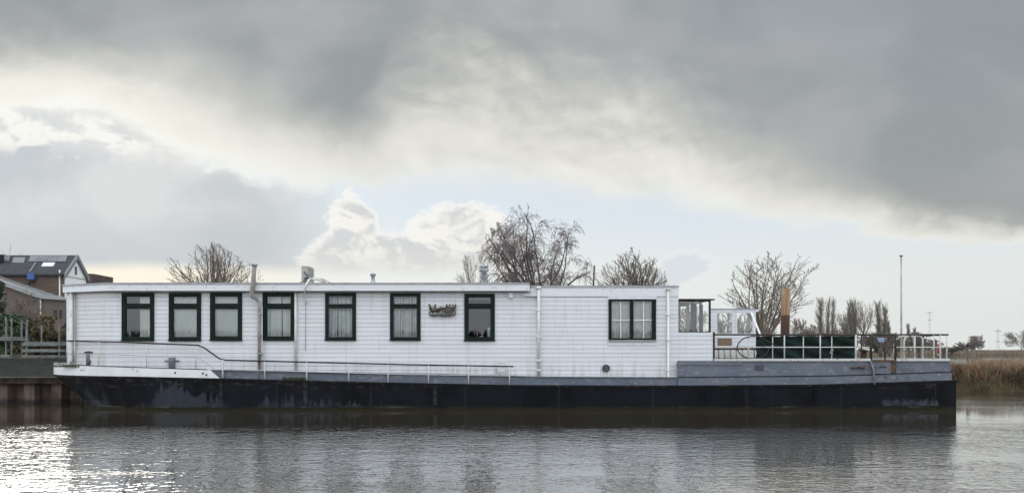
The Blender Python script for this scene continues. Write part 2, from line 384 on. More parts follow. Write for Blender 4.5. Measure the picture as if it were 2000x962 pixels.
# ------------------------------------------------------------------ water
def make_water():
    m = bpy.data.materials.new('canal_water'); m.use_nodes = True; t = m.node_tree; t.nodes.clear(); g = G(t)
    df = g.node('ShaderNodeBsdfDiffuse'); gl = g.node('ShaderNodeBsdfGlossy'); mx = g.node('ShaderNodeMixShader'); fr = g.node('ShaderNodeFresnel')
    o = g.node('ShaderNodeOutputMaterial'); t.links.new(mx.outputs[0], o.inputs[0])
    t.links.new(df.outputs[0], mx.inputs[1]); t.links.new(gl.outputs[0], mx.inputs[2])
    fr.inputs['IOR'].default_value = 1.36; gl.inputs['Roughness'].default_value = .05
    g.put(mx.inputs[0], g.m('MINIMUM', g.m('MULTIPLY', E(g, fr.outputs[0]), 2.35), .88))
    geo = g.node('ShaderNodeNewGeometry'); P = geo.outputs['Position']; x, y, z = g.sep(P)
    g.put(df.inputs[0], g.mix(g.noise(P, .35, 3.0), C(.110,.088,.048), C(.085,.070,.038)))
    wob = g.noise(g.vec(x*.5, y*.5, 0.0), 1.0, 2.0)
    w1 = g.noise(g.vec(x*1.0 + wob*2.0, y*1.6, 0.0), 3.4, 3.0, .5, .3)
    w2 = g.noise(g.vec(x*2.0, y*2.0 + wob*3.0, 5.0), 4.6, 2.5, .5, .4)
    w3 = g.noise(g.vec(x*.35, y*.8, 9.0), 1.7, 2.0, .5)
    gust = g.lrp(.32, .66, g.noise(g.vec(x*.09 + 4.0, y*.35, 3.0), 1.0, 3.0, .5))      # wind catches some patches more
    lee = g.step(-2.6, -6.2, y + (g.noise(g.vec(x*.6, y*.6, 1.0), 1.0, 3.0) - .5) * 2.6)   # calm strip in the lee of the hull
    off = g.m('MAXIMUM', g.step(11.5, 14.0, x), g.step(-11.5, -14.5, x) * g.step(1.6, -1.2, y) * 1.0)
    open_w = g.m('MAXIMUM', lee, off * .75)
    amp = (gust * .45 + .55) * (open_w * .965 + .035)
    h = (w1 * 1.15 + w2 * 1.15 + w3 * .5) * amp
    b = g.node('ShaderNodeBump'); b.inputs['Strength'].default_value = 1.0; b.inputs['Distance'].default_value = WAVE
    g.put(b.inputs['Height'], h)
    for n_ in (df, gl, fr): t.links.new(b.outputs[0], n_.inputs['Normal'])
    mb = MB().add([(-1100,-60,0),(1400,-60,0),(1400,320,0),(-1100,320,0)], [(0,1,2,3)])
    tag(mb.build('water', m), kind='structure')
WAVE = .0080
make_water()
tag(MB().box(-300, 300, -60, 400, -3.0, -2.2).build('canal_bed', mat('mud', C(.03,.026,.018), .9)), kind='structure')

# ------------------------------------------------------------------ land
M['grass'] = mat('rough_grass', vary(C(.045,.055,.018), C(.10,.085,.04), 1.2), .95, bump=lambda g: g.noise(g.P, 6.0, 5.0), bdist=.05)
M['soil'] = mat('bank_soil', vary(C(.035,.028,.016), C(.070,.052,.028), 1.5, 6), .95, spec=.1, bump=lambda g: g.noise(g.P, 5.0, 5.0), bdist=.08)
M['field'] = mat('far_field', vary(C(.13,.10,.065), C(.09,.085,.045), .05), .95)
QY = 2.8
def paving(g):
    v = g.node('ShaderNodeTexVoronoi'); x, y, z = g.sep(g.P); g.put(v.inputs['Vector'], g.vec(x*1.0, y*1.6, 0.0)); v.inputs['Scale'].default_value = 7.0; v.feature = 'DISTANCE_TO_EDGE'
    v2 = g.node('ShaderNodeTexVoronoi'); g.put(v2.inputs['Vector'], g.vec(x*1.0, y*1.6, 0.0)); v2.inputs['Scale'].default_value = 7.0
    r, _, _ = g.sep(v2.outputs['Color'])
    c = g.mix(r, C(.015,.018,.015), C(.036,.038,.034))
    c = g.mix(g.step(.06,.02,E(g, v.outputs['Distance'])), c, C(.010,.012,.008))
    return g.mix(g.step(.5,.7,g.noise(g.P,1.2,5.0))*.5, c, C(.03,.036,.018))
M['paving'] = mat('cobble_paving', paving, .95, spec=.05, bump=lambda g: g.noise(g.P, 9.0, 3.0), bdist=.03)
M['concrete'] = mat('mossy_concrete', vary(C(.07,.07,.06), C(.13,.125,.11), 4), .9, spec=.1)
a, b_ = -60.0, -12.65
mb = MB().add([(a,QY+.02,.757),(b_,QY+.02,.757),(-10.6,6.0,1.30),(a,6.0,1.30)], [(0,1,2,3)])
tag(mb.build('quay_slope', M['paving']), kind='structure')
tag(MB().box(a,-10.7,6.0,6.28,1.0,1.36).build('kerb', M['concrete']), kind='structure')
land = [(-700,6.28),(-10.5,6.28),(-10.2,5.6),(9.5,5.6),(13,9),(22,40),(48,106),(120,330),(-700,330)]
mb = MB(); n = len(land)
mb.add([(x,y,1.28) for x,y in land], [tuple(range(n))])
sk = [(x+(.9 if 0<i<8 else 0), y-(.9 if i<5 else 0), -.6) for i,(x,y) in enumerate(land)]
mb.add([(x,y,1.28) for x,y in land]+sk, [(i+n,i+1+n,i+1,i) for i in range(0,7)])
tag(mb.build('ground', M['grass']), kind='structure')
far = MB().add([(-1100,315,.35),(1400,315,.35),(1400,1040,.6),(-1100,1040,.6),(-1100,313,-.5),(1400,313,-.5)], [(0,1,2,3),(4,5,1,0)])
tag(far.build('far_field', M['field']), kind='structure')
# sheet piled quay wall
def pile_col(g):
    x, y, z = g.sep(g.P)
    c = g.mix(g.step(.35,.65,g.noise(g.vec(x*1.2, y, z*.5), 1.5, 5.0)), C(.060,.034,.022), C(.135,.105,.082))
    c = g.mix(g.step(.5,.7,g.noise(g.vec(x*6, y*6, z*.6), 1.0, 5.0))*.7, c, C(.035,.024,.018))
    return g.mix(g.step(.20,.05,z + (g.noise(g.vec(x*2, 0.0, 0.0),1.0,4.0)-.5)*.25), c, C(.022,.018,.012))
M['pile'] = mat('rusty_sheet_pile', pile_col, .85, bump=lambda g: g.noise(g.P, 8.0, 5.0), bdist=.02)
qw = thing('quay_wall', (-25, QY, 0), 'rusty sheet piled quay wall with a dark waling beam left of the bow', 'wall')
mb = MB(); pts = []; x = -60.0
while x < -13.0:
    pts += [(x, QY), (x+.30, QY), (x+.40, QY+.28), (x+.70, QY+.28)]; x += .80
pts = [p for p in pts if p[0] < -12.7] + [(-12.7, QY)]
pts += [(-12.7 + (2.1)*t, QY + 3.1*t + (.2 if k%2 else 0)) for k, t in enumerate([.12,.25,.4,.55,.7,.85,1])]
vs = [(x,y,-.8) for x,y in pts] + [(x,y,.60) for x,y in pts]; n = len(pts)
mb.add(vs, [(i,i+1,i+1+n,i+n) for i in range(n-1)]); mb.build('sheet_piling', M['pile'], qw)
mb = MB().box(-60,-12.6,QY-.14,QY+.3,.585,.757); mb.build('waling', mat('waling_steel', vary(C(.020,.016,.012), C(.055,.042,.032), 3, 6), .9, spec=.1), qw)
MB().box(-60,-12.58,QY-.17,QY+.10,.757,.785).build('capping_strip', M['concrete'], qw)

# ------------------------------------------------------------------ the houseboat
YC, HB = 2.2, 2.2
XE = -9.3
def lerp_pts(x, pts):
    if x <= pts[0][0]: return pts[0][1]
    for (a, va), (b, vb) in zip(pts, pts[1:]):
        if x <= b: return va + (vb - va) * (x - a) / (b - a)
    return pts[-1][1]
SHEER = [(-13.15,.885),(-10,.865),(-7.8,.82),(-4,.722),(0,.640),(2.5,.628),(4.3,.628),(8,.655),(11.57,.767)]
def zg(x): return lerp_pts(x, SHEER)
def xstem(z):
    return -13.02 if z >= .85 else (-13.02 + (.85 - z) / .65 * .82 if z > .2 else -12.20)
def beam(t): return HB * max(0.0, 1 - (1 - min(1, t)) ** 2.3) ** .62
def outline(z_ref, ts): xs = xstem(z_ref); return [(xs + (XE - xs) * t, beam(t)) for t in ts]
TS = [0, .008, .03, .07, .13, .2, .3, .42, .56, .72, .88, 1.0]
boat = thing('houseboat', (-.8, YC, 0), 'long white weatherboarded houseboat on a black steel barge hull with grey stern deck', 'houseboat')
# hull
rows = [1.0, .92, .62, .25, .0, -.5]                         # 1.0 = gunwale
st = []
for t in TS: st.append(('b', t))
for x in list(np.arange(-8.8, 11.5, .5)) + [11.57]: st.append(('s', x))
def hull_pt(s, r, sgn):
    zt = zg(-13.15 + (XE + 13.15) * s[1]) if s[0] == 'b' else zg(s[1])
    z = -.5 if r == -.5 else zt * r
    if s[0] == 'b':
        xs = xstem(z if r < 1 else .9); x = xs + (XE - xs) * s[1]; b = beam(s[1])
        if r < .9: b *= (1 - .10 * (1 - s[1]) * (1 - max(r, 0)))
    else: x = s[1]; b = HB
    return (x, YC + sgn * b, z)
mb = MB(); nr = len(rows)
vs = []; 
for s_ in st:
    for r in rows: vs.append(hull_pt(s_, r, -1))
fs = [(i*nr+j+1, (i+1)*nr+j+1, (i+1)*nr+j, i*nr+j) for i in range(len(st)-1) for j in range(nr-1)]
mb.add(vs, fs, False)
vs2 = [(x, 2*YC - y, z) for x, y, z in vs]; mb.add(vs2, [f[::-1] for f in fs], False)
L = (len(st)-1)*nr
mb.add([vs[L+j] for j in range(nr)] + [vs2[L+j] for j in range(nr)], [(j, j+1, nr+j+1, nr+j) for j in range(nr-1)])
hull = mb.build('hull', M['hull'], boat)
M['rib'] = mat('worn_rib', vary(C(.008,.009,.011), C(.036,.038,.042), 3, 6, .35, .65, (1,1,2)), .6, spec=.1)
# vertical weld ribs and rivet plates on the hull side
for px, w in ((432,.10),(552,.04),(597,.11),(850,.10),(1128,.12),(1380,.05),(1592,.05)):
    x = WX(px); MB().box(x-w/2, x+w/2, -.022, .01, .13, zg(x)-.05).build('hull_rib', M['rib'] if px in (432,597,850) else M['hull'], hull)
# gunwale
mb = MB(); xs = list(np.arange(-8.8, 11.5, .5)) + [11.59]
P1 = [(x, YC - b) for x, b in outline(.9, TS)] + [(x, 0.0) for x in xs]
def rail_loft(P, zb, zt, off_out, off_in, far=False):
    m_ = MB(); vs = []; n = len(P)
    for i, (x, y) in enumerate(P):
        a = P[max(i-1,0)]; b = P[min(i+1,n-1)]
        t = Vector((b[0]-a[0], b[1]-a[1])); t.normalize(); nx, ny = t.y, -t.x            # outward (towards -Y)
        vs += [(x+nx*off_out, y+ny*off_out, zb(x)), (x+nx*off_out, y+ny*off_out, zt(x)), (x-nx*off_in, y-ny*off_in, zt(x)), (x-nx*off_in, y-ny*off_in, zb(x))]
    if far: vs = [(x, 2*YC-y, z) for x, y, z in vs]
    fs = [(4*i+j, 4*i+4+j, 4*i+4+(j+1)%4, 4*i+(j+1)%4) for i in range(n-1) for j in range(4)]
    fs = [f if far else f[::-1] for f in fs] + [(0,1,2,3), tuple(4*(n-1)+j for j in range(4))]
    m_.add(vs, fs); return m_
rail_loft(P1, lambda x: zg(x)-.045, lambda x: zg(x)+.012, .035, .12).build('gunwale', M['gunwale'], boat)
rail_loft(P1, lambda x: zg(x)-.045, lambda x: zg(x)+.012, .035, .12, True).build('gunwale', M['gunwale'], boat)
# white bow bulwark
BT = [(-13.15,1.205),(-12.0,1.165),(-10,1.11),(-8.0,1.045),(-7.6,1.04)]
def zb_t(x): return lerp_pts(x, BT)
TS2 = TS[:-1] + [1.0]
P2 = [(x, YC-b) for x, b in outline(.9, TS2)] + [(-8.8,0),(-8.4,0),(-7.95,0)]
bw = rail_loft(P2, lambda x: zg(x)+.012, zb_t, .03, .03)
bw.add([(-7.95,-.03,zg(-7.95)+.012),(-7.62,-.03,zg(-7.62)+.012),(-7.86,-.03,1.04),(-7.95,-.03,1.045),(-7.95,.03,zg(-7.95)+.012),(-7.62,.03,zg(-7.62)+.012),(-7.86,.03,1.04),(-7.95,.03,1.045)],
       [(0,1,2,3),(7,6,5,4),(1,5,6,2),(2,6,7,3)])
bul = bw.build('bow_bulwark', M['white_steel'], boat)
rail_loft(P2, lambda x: zg(x)+.012, zb_t, .03, .03, True).build('bow_bulwark', M['white_steel'], boat)
rail_loft(P2, zb_t, lambda x: zb_t(x)+.018, .035, .05).build('bulwark_cap', M['dark_edge'], bul)
for px, py in ((343,727),(397,728),(404,731)): MB().lathe((WX(px,0), -.035, WZ(py,0)), [(.022,-.02),(.022,.02)], 8).build('bolt', M['black'], bul)
# decks
n = len(P2); dk = [(x, min(y+.05, YC), zb_t(x)-.05) for x, y in P2]; dk2 = [(x, 2*YC-y, z) for x, y, z in dk]
MB().add(dk+dk2, [(i, i+1, n+i+1, n+i) for i in range(n-1)]).build('bow_deck', M['deck'], boat)
# grey side plate under the cabin wall
PLATE = [(-8.3,1.03),(-7.6,1.028),(-6.9,1.00),(-2,.93),(.7,.853),(4.35,.835),(4.6,.835)]
xs = [-8.2,-7.6,-7,-6,-5,-4,-3,-2,-1,0,.7,1.5,2.5,3.5,4.33]
MB().ribbon(xs, [lerp_pts(x,PLATE) for x in xs], [zg(x)-.01 for x in xs], .10, .2).build('side_plate', M['grey'], boat)
mb = MB(); mb.ribbon(xs, [lerp_pts(x,PLATE)+.02 for x in xs], [lerp_pts(x,PLATE) for x in xs], .06, .25); mb.build('plate_ledge', M['grey_plain'], boat)
for px in (548,585,703,784,835,875,965,1030,1120,1188,1232,1280): 
    x = WX(px,.1); MB().box(x-.03,x+.03,.085,.10,zg(x)+.07,zg(x)+.10).box(x-.012,x+.012,.06,.085,zg(x)+.06,zg(x)+.11).build('lashing_lug', M['grey_plain'], boat)

# cabin walls with real window openings
CW = .25
def holes_wall(mb, x0, x1, z0, z1, holes, y, th, normal=-1):
    xs = sorted({x0, x1} | {h[0] for h in holes} | {h[1] for h in holes})
    zs = sorted({z0, z1} | {h[2] for h in holes} | {h[3] for h in holes})
    for i in range(len(xs)-1):
        for j in range(len(zs)-1):
            cx, cz = (xs[i]+xs[i+1])/2, (zs[j]+zs[j+1])/2
            if any(h[0] < cx < h[1] and h[2] < cz < h[3] for h in holes): continue
            mb.add([(xs[i],y,zs[j]),(xs[i+1],y,zs[j]),(xs[i+1],y,zs[j+1]),(xs[i],y,zs[j+1])], [(0,1,2,3)])
            mb.add([(xs[i],y+th,zs[j]),(xs[i+1],y+th,zs[j]),(xs[i+1],y+th,zs[j+1]),(xs[i],y+th,zs[j+1])], [(3,2,1,0)])
    for a, b, c, d in holes:
        mb.add([(a,y,c),(b,y,c),(b,y,d),(a,y,d),(a,y+th,c),(b,y+th,c),(b,y+th,d),(a,y+th,d)], [(0,4,5,1),(1,5,6,2),(2,6,7,3),(3,7,4,0)])
ZT_A, ZB = WZ(560, CW), .66
ZT_B = WZ(561, CW)
wins = [(238.5,301.5,571.5,664,'half'),(330.5,393,571.5,664,'blind_pleat'),(411,473,571,663.5,'blind'),(513.5,576,571,663,'pleat'),(635.5,695.5,571.5,663,'sheer'),(762,821.5,572,663,'sheer'),(907,966.5,573,664,'bare')]
def wrect(w, g_=0.0): return (WX(w[0],CW)+g_, WX(w[1],CW)-g_, WZ(w[3],CW)+g_, WZ(w[2],CW)-g_)
XC = WX(207, CW); X1 = WX(1035, CW); X2 = WX(1323.5, CW)
w8 = (1188.5,1281,584,663.5)
mb = MB(); holes_wall(mb, XC, X1, ZB, ZT_A, [wrect(w, .02) for w in wins], CW, .10)
front = mb.build('cabin_wall', M['siding'], boat)
mb = MB(); holes_wall(mb, X1, X2, ZB, ZT_B, [wrect(w8, .02)], CW+.012, .10)
mb.build('cabin_wall', M['siding'], boat)
XL = WX(131, .75); YB = 2*YC - CW
ZL = 1.07
mb = MB().add([(XL,.75,ZL),(XC,CW,ZL),(XC,CW,ZT_A),(XL,.75,ZT_A)], [(0,1,2,3)])
mb.build('cabin_wall', M['siding_grimy'], boat)
mb = MB().add([(XL,2*YC-.75,ZL),(XL,.75,ZL),(XL,.75,ZT_A),(XL,2*YC-.75,ZT_A)], [(0,1,2,3)])
mb.add([(XC,YB,ZL),(XL,2*YC-.75,ZL),(XL,2*YC-.75,ZT_A),(XC,YB,ZT_A)], [(0,1,2,3)])
mb.add([(X2,YB,ZB),(XC,YB,ZB),(XC,YB,ZT_A),(X2,YB,ZT_B)], [(0,1,2,3)])
mb.add([(X2,CW+.012,ZB),(X2,YB,ZB),(X2,YB,ZT_B),(X2,CW+.012,ZT_B)], [(0,1,2,3)])
mb.build('rear_wall', M['siding'], boat)
# corner boards
mb = MB()
def slantboard(mb, pa, pb, Ya, Yb, w=.0): 
    mb.add([(WX(pa,Ya),Ya-.015,ZL),(WX(pb,Yb),Yb-.015,ZL),(WX(pb,Yb),Yb-.015,ZT_A-.04),(WX(pa,Ya),Ya-.015,ZT_A-.04)], [(0,1,2,3)])
slantboard(mb, 130.5, 146.5, .755, .655)
mb.build('corner_board', M['white_trim'], boat)
MB().box(WX(1300,CW),WX(1323.5,CW)+.02,CW-.008,CW+.02,ZB+.17,ZT_B-.24).build('corner_board', M['siding'], boat)
# inside: floor, back partition, ceiling, cross walls
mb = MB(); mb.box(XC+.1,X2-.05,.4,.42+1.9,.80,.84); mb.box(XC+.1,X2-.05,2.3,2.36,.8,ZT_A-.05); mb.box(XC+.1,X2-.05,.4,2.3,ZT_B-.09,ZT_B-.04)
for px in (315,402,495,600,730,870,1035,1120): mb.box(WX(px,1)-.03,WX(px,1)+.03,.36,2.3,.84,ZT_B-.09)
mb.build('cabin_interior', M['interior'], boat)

# roof, fascia, edge trim
ZF0, ZF1 = WZ(567.5, .05), WZ(554.5, .05)
def roofline(y_off):   # front outline of the overhanging roof
    return [(WX(122.5,.62), .62+y_off), (WX(207,.05), .05+y_off), (WX(1034.5,.05), .05+y_off)]
RO = roofline(0)
poly = RO + [(RO[2][0], YB+.2), (RO[1][0], YB+.2), (RO[0][0], 2*YC-.62)]
roof = MB().slab([(p[0]+.03*(1 if i in (0,5) else 0), p[1]+(.03 if i<3 else -.03)) for i, p in enumerate(poly)], ZT_A-.02, ZF1-.01).build('roof', M['roof_felt'], boat)
mb = MB(); n = len(poly)
vs = [(x,y,ZF0) for x,y in poly] + [(x,y,ZF1) for x,y in poly]
mb.add(vs, [(i,(i+1)%n,(i+1)%n+n,i+n) for i in range(n)])
ins = [(x + (.05 if i in (0,5) else (-.05 if i in (2,3) else 0)), y + (.05 if i<3 else -.05)) for i,(x,y) in enumerate(poly)]
mb.add([(x,y,ZF0) for x,y in poly] + [(x,y,ZF0) for x,y in ins], [(i,i+n,(i+1)%n+n,(i+1)%n) for i in range(n)])
mb.add([(x,y,ZF0) for x,y in ins] + [(x,y,ZT_A) for x,y in ins], [((i+1)%n,i,i+n,(i+1)%n+n) for i in range(n)])
mb.build('fascia_board', M['white_trim'], roof)
mb = MB()
vs = [(x-(0.02 if i in (0,5) else 0),y-(.02 if i<3 else -.02),ZF1) for i,(x,y) in enumerate(poly)]
MB().add(vs + [(x,y,ZF1+.04) for x,y,_ in vs], [(i,(i+1)%n,(i+1)%n+n,i+n) for i in range(n)] + [tuple(range(n,2*n)), tuple(range(n-1,-1,-1))]).build('roof_edging', M['roof_edge'], roof)
# rear block flat roof with a low trim
rf = MB().box(X1, X2+.01, CW+.04, YB, ZT_B, ZT_B+.03).build('roof', M['roof_felt'], boat)
MB().box(X1+.01, X2+.03, CW-.03, CW+.06, ZT_B, ZT_B+.05).build('roof_edging', M['roof_edge'], rf)
MB().box(X1+.01, X2+.02, CW-.012, CW+.012, ZT_B-.235, ZT_B-.002).build('fascia_board', M['white_trim'], rf)

# windows
def curtain_mesh(x0, x1, z0, z1, y, amp, per, rag=0.0, gaps=()):
    mb = MB(); n = max(8, int((x1-x0)/.012)); xs = [x0+(x1-x0)*i/n for i in range(n+1)]; ph = random.random()*6
    yy = [y + amp*math.sin(2*math.pi*x/per + ph + 1.3*math.sin(x*7+ph)) + amp*.4*math.sin(2*math.pi*x/per*2.3+ph*2) for x in xs]
    zb = [z0 + rag*abs(math.sin(x*math.pi/.06)) for x in xs]
    vs = [(x,a,b) for x,a,b in zip(xs,yy,zb)] + [(x,y+(a-y)*.6,z1) for x,a in zip(xs,yy)]
    mb.add(vs, [(i,i+1,i+2+n,i+1+n) for i in range(n)], True); return mb
def window(w, style):
    a, b, c, d = wrect(w)
    zt0, zt1 = WZ(601.5,CW), WZ(593.5,CW)
    fw = .095
    mb = MB(); y0, y1 = CW-.035, CW+.06
    mb.box(a,a+fw,y0,y1,c,d); mb.box(b-fw,b,y0,y1,c,d)
    mb.box(a+fw,b-fw,y0,y1,d-.085,d); mb.box(a+fw,b-fw,y0,y1,c,c+.075)
    mb.box(a+fw,b-fw,y0+.004,y1,zt0,zt1)
    wo = mb.build('window', M['green'], boat)
    MB().box(a-.015,b+.015,CW-.055,CW-.036,c-.022,c+.012).build('sill', M['green'], wo)
    sb = MB()
    if style in ('sheer','bare'):
        pass
    ia, ib = a+fw, b-fw
    # slim inner beads
    for (p, q) in ((c+.075, zt0), (zt1, d-.085)):
        sb.box(ia,ia+.018,CW-.018,CW+.03,p,q); sb.box(ib-.018,ib,CW-.018,CW+.03,p,q); sb.box(ia+.018,ib-.018,CW-.018,CW+.03,q-.016,q); sb.box(ia+.018,ib-.018,CW-.018,CW+.03,p,p+.016)
    sb.build('sash', M['green'] if style != 'sheer' else M['grey_plain'], wo)
    MB().box(ia+.018,ib-.018,CW+.004,CW+.010,c+.091,zt0-.016).build('pane', M['glass'], wo)
    MB().box(ia+.018,ib-.018,CW+.004,CW+.010,zt1+.016,d-.101).build('pane', M['glass'], wo)
    yc = CW+.085
    if style == 'half': curtain_mesh(a+.43,ib,c+.03,d-.03,yc,.012,.09).build('curtain', M['curtain'], wo)
    elif style == 'blind_pleat': curtain_mesh(ia-.02,ib+.02,c+.03,d-.03,yc,.009,.06).build('curtain', M['curtain'], wo)
    elif style == 'blind': curtain_mesh(ia-.02,ib+.02,c+.09,d-.03,yc,.001,.3,.02).build('curtain', M['blind'], wo)
    elif style in ('pleat', 'sheer'):
        rg = random.Random(int(w[0])); xx = ia - .02; mm = MB()
        while xx < ib:
            ww_ = rg.uniform(.07, .17) if style == 'pleat' else rg.uniform(.045, .11)
            q_ = curtain_mesh(xx, min(xx+ww_, ib+.03), c+.03, d-.03, yc+rg.uniform(0,.05), .016, .07); mm.add(q_.v, q_.f, True)
            xx += ww_ + rg.uniform(.004, .016 if style == 'pleat' else .022)
        mm.build('curtain', M['curtain'] if style == 'pleat' else M['curtain_grey'], wo)
    elif style == 'bare':
        curtain_mesh(ia-.02,ib+.02,d-.16,d-.03,yc,.012,.08,.03).build('curtain', M['curtain_grey'], wo)
        m2 = MB(); m2.box(ia+.30,ia+.40,CW+.09,CW+.16,c+.07,c+.11); m2.box(ib-.10,ib-.03,CW+.09,CW+.16,c+.07,c+.33)
        m2.build('sill_ornament', M['blind'], wo)
    return wo
for w in wins: window(w, w[4])
# wide casement window with glazing bars
a, b, c, d = wrect(w8)
mb = MB(); y0, y1 = CW-.03, CW+.07
mb.box(a,a+.08,y0,y1,c,d); mb.box(b-.10,b,y0,y1,c,d); mb.box(a+.08,b-.10,y0,y1,d-.045,d); mb.box(a+.08,b-.10,y0,y1,c,c+.05)
xm = WX(1234.5,CW); mb.box(xm-.055,xm+.035,y0,y1,c+.05,d-.045)
wo = mb.build('window', M['green'], boat)
MB().box(a-.02,b+.02,CW-.06,CW-.031,c-.03,c+.0).build('sill', M['roof_edge'], wo)
for (p, q) in ((a+.08, xm-.055), (xm+.035, b-.10)):
    MB().box(p,q,CW+.02,CW+.026,c+.05,d-.045).build('pane', M['glass'], wo)
    mm = (p+q)/2 + (.02 if p > xm else 0); zm = WZ(624.5,CW)
    MB().box(mm-.011,mm+.011,CW-.002,CW+.018,c+.05,d-.045).box(p,mm-.011,CW-.002,CW+.018,zm-.011,zm+.011).box(mm+.011,q,CW-.002,CW+.018,zm-.011,zm+.011).build('glazing_bar', M['white'], wo)
    curtain_mesh(p-.03,q+.03,c+.02,d-.02,CW+.12,.01,.35).build('curtain', M['curtain_grey'], wo)
mb = MB(); tw = .012                                       # flat architrave boards round the wide window
MB().box(a-.02,b+.03,CW-.006,CW+.011,d+.004,WZ(571,CW)).build('architrave', M['white_trim'], wo)
MB().box(a-.02,b+.04,CW-.006,CW+.011,WZ(674,CW),c-.032).build('architrave', M['white_trim'], wo)

# port side handrail
def yrail(x): return .02 if x > -10.5 else .02 + (-10.5 - x) * .20
HR = [(131,665),(240,667.5),(386,673.5),(398,678),(428,699.5),(440,702.5),(600,706.5),(800,711.5),(1003,715)]
def hr_pt(px, py): 
    Y = .02 if px > 215 else .02 + (215-px)/85*.55
    return (WX(px,Y), Y, WZ(py,Y))
hrail = MB().tube([hr_pt(*p) for p in HR], .019, 8).build('handrail', M['dark_edge'], boat)
def hr_y(px): return lerp_pts(px, HR)
for px, pb, r in ((131,708,.014),(146,712,.012),(193,712,.011),(286,719,.011),(383,720,.011),(435,742,.022),(517,743,.017),(599,745,.022),(681,747,.018),(758,749,.018),(837,750,.018),(915,751,.019),(995,752,.018)):
    x, Y, z = hr_pt(px, hr_y(px))
    MB().tube([(x,Y,WZ(pb,Y)-.01),(x,Y,z)], r, 8).build('rail_post', M['pole_white'], hrail)
MB().tube([(WX(440),.02,WZ(720.5)),(WX(700),.02,WZ(728)),(WX(800),.02,WZ(730.5)),(WX(995),.02,WZ(733.5))], .011, 6).build('mid_rail', M['pole_white'], hrail)
MB().tube([hr_pt(131,690),hr_pt(205,691),(WX(300),.02,WZ(695)),(WX(383),.02,WZ(696)),(WX(408),.02,WZ(712)),(WX(418),.02,WZ(720))], .006, 5).build('slack_wire', M['zinc'], hrail)

# downpipes, flues, roof fittings
def pipe(pts, r, m_, name='downpipe', n=10, parent=boat): return MB().tube(pts, r, n).build(name, m_, parent)
def brackets(o, px, pys, Y, r, m_):
    for py in pys: MB().box(WX(px,Y)-r-.012, WX(px,Y)+r+.012, Y-r-.005, CW+.02, WZ(py,Y)-.018, WZ(py,Y)+.018).build('bracket', m_, o)
yp = .19
fl = pipe([(WX(497,-.03),-.03,WZ(517,-.03)),(WX(494.5,-.03),-.03,WZ(552,-.03)),(WX(492,-.03),-.03,WZ(574,-.03)),(WX(493,-.02),-.02,WZ(579,0)),(WX(501,.06),.06,WZ(583,.06)),(WX(506,.12),.12,WZ(590,.12)),(WX(506.5,.13),.13,WZ(600,.13)),(WX(506.5,.13),.13,WZ(741,.13))],
    [.058,.06,.058,.052,.045,.042,.042,.042], M['pipe_grey'], 'flue_pipe', 12)
MB().lathe((WX(497,-.03),-.03,WZ(520,0)), [(.065,0),(.085,.03),(.085,.065),(.05,.07)], 12).build('flue_cap', M['zinc'], fl)
brackets(fl, 506.5, (612,655,690,725), .13, .045, M['zinc'])
pipe([(WX(512,.14),.14,WZ(598,.14)),(WX(512,.14),.14,WZ(735,.14))], .012, M['pvc'], 'cable_conduit', 6)
dp = pipe([(WX(142,.66),.60,WZ(570,.6)),(WX(142,.66),.60,WZ(703,.6)),(WX(140,.66),.60,WZ(709,.6))], .045, M['pvc'])
MB().tube([(WX(147,.6),.58,WZ(573,.6)),(WX(147,.6),.58,WZ(672,.6)),(WX(144.5,.6),.58,WZ(680,.6)),(WX(144.5,.6),.58,WZ(706,.6))], .016, 6).build('cable_conduit', M['pipe_grey'], dp)
pipe([(WX(577.5,.2),.20,WZ(567,.2)),(WX(577.5,.2),.20,WZ(728,.2))], .035, M['pvc'])
dp2 = pipe([(WX(1052,yp),yp,WZ(559,yp)),(WX(1052,yp),yp,WZ(737,yp))], .042, M['pvc'])
MB().lathe((WX(1052,yp),yp,WZ(565,yp)), [(.045,0),(.065,.02),(.065,.07),(.02,.08)], 10).tube([(WX(1024,.15),.15,WZ(573,.15)),(WX(1025,.15),.15,WZ(577,.15)),(WX(1050,yp),yp,WZ(577.5,yp))], .022, 8).build('pipe_branch', M['pvc'], dp2)
brackets(dp2, 1052, (605,657,703,722), yp, .045, M['white_trim'])
MB().box(WX(1046,.16),WX(1056,.16),.13,.2,WZ(741,.2),WZ(737,.2)).build('outlet', M['black'], dp2)
dp3 = pipe([(WX(1305,yp),yp,WZ(564,yp)),(WX(1305,yp),yp,WZ(734,yp)),(WX(1307,.15),.13,WZ(738,.15))], .036, M['pvc'])
MB().lathe((WX(1305,yp),yp,WZ(567,yp)), [(.04,0),(.06,.02),(.06,.05),(.02,.06)], 10).build('pipe_head', M['pvc'], dp3)
brackets(dp3, 1305, (614,663,722), yp, .038, M['white_trim'])
# small things fixed to the wall
MB().box(WX(994,.2),WX(1001.5,.2),.17,.25,WZ(581.5,.2),WZ(571,.2)).tube([(WX(998,.2),.21,WZ(571,.2)),(WX(998,.2),.21,WZ(568,.2))],.02,6).build('junction_box', M['white_trim'], boat)
vx, vz = WX(1183.5,CW), WZ(718.5,CW)
ring = [(vx+.088*math.cos(k*math.pi/12), CW-.03, vz+.088*math.sin(k*math.pi/12)) for k in range(25)]
wv = MB().tube(ring, .014, 6, False).add([(vx+.085*math.cos(k*math.pi/12), CW-.012, vz+.085*math.sin(k*math.pi/12)) for k in range(24)], [tuple(range(24))]).build('round_vent', mat('vent_grey', C(.045,.055,.06), .5), boat)
mb = MB()
for r in (.03,.055): mb.tube([(vx+r*math.cos(k*math.pi/8), CW-.026, vz+r*math.sin(k*math.pi/8)) for k in range(17)], .006, 5, False)
mb.build('vent_grille', M['grey_plain'], wv)
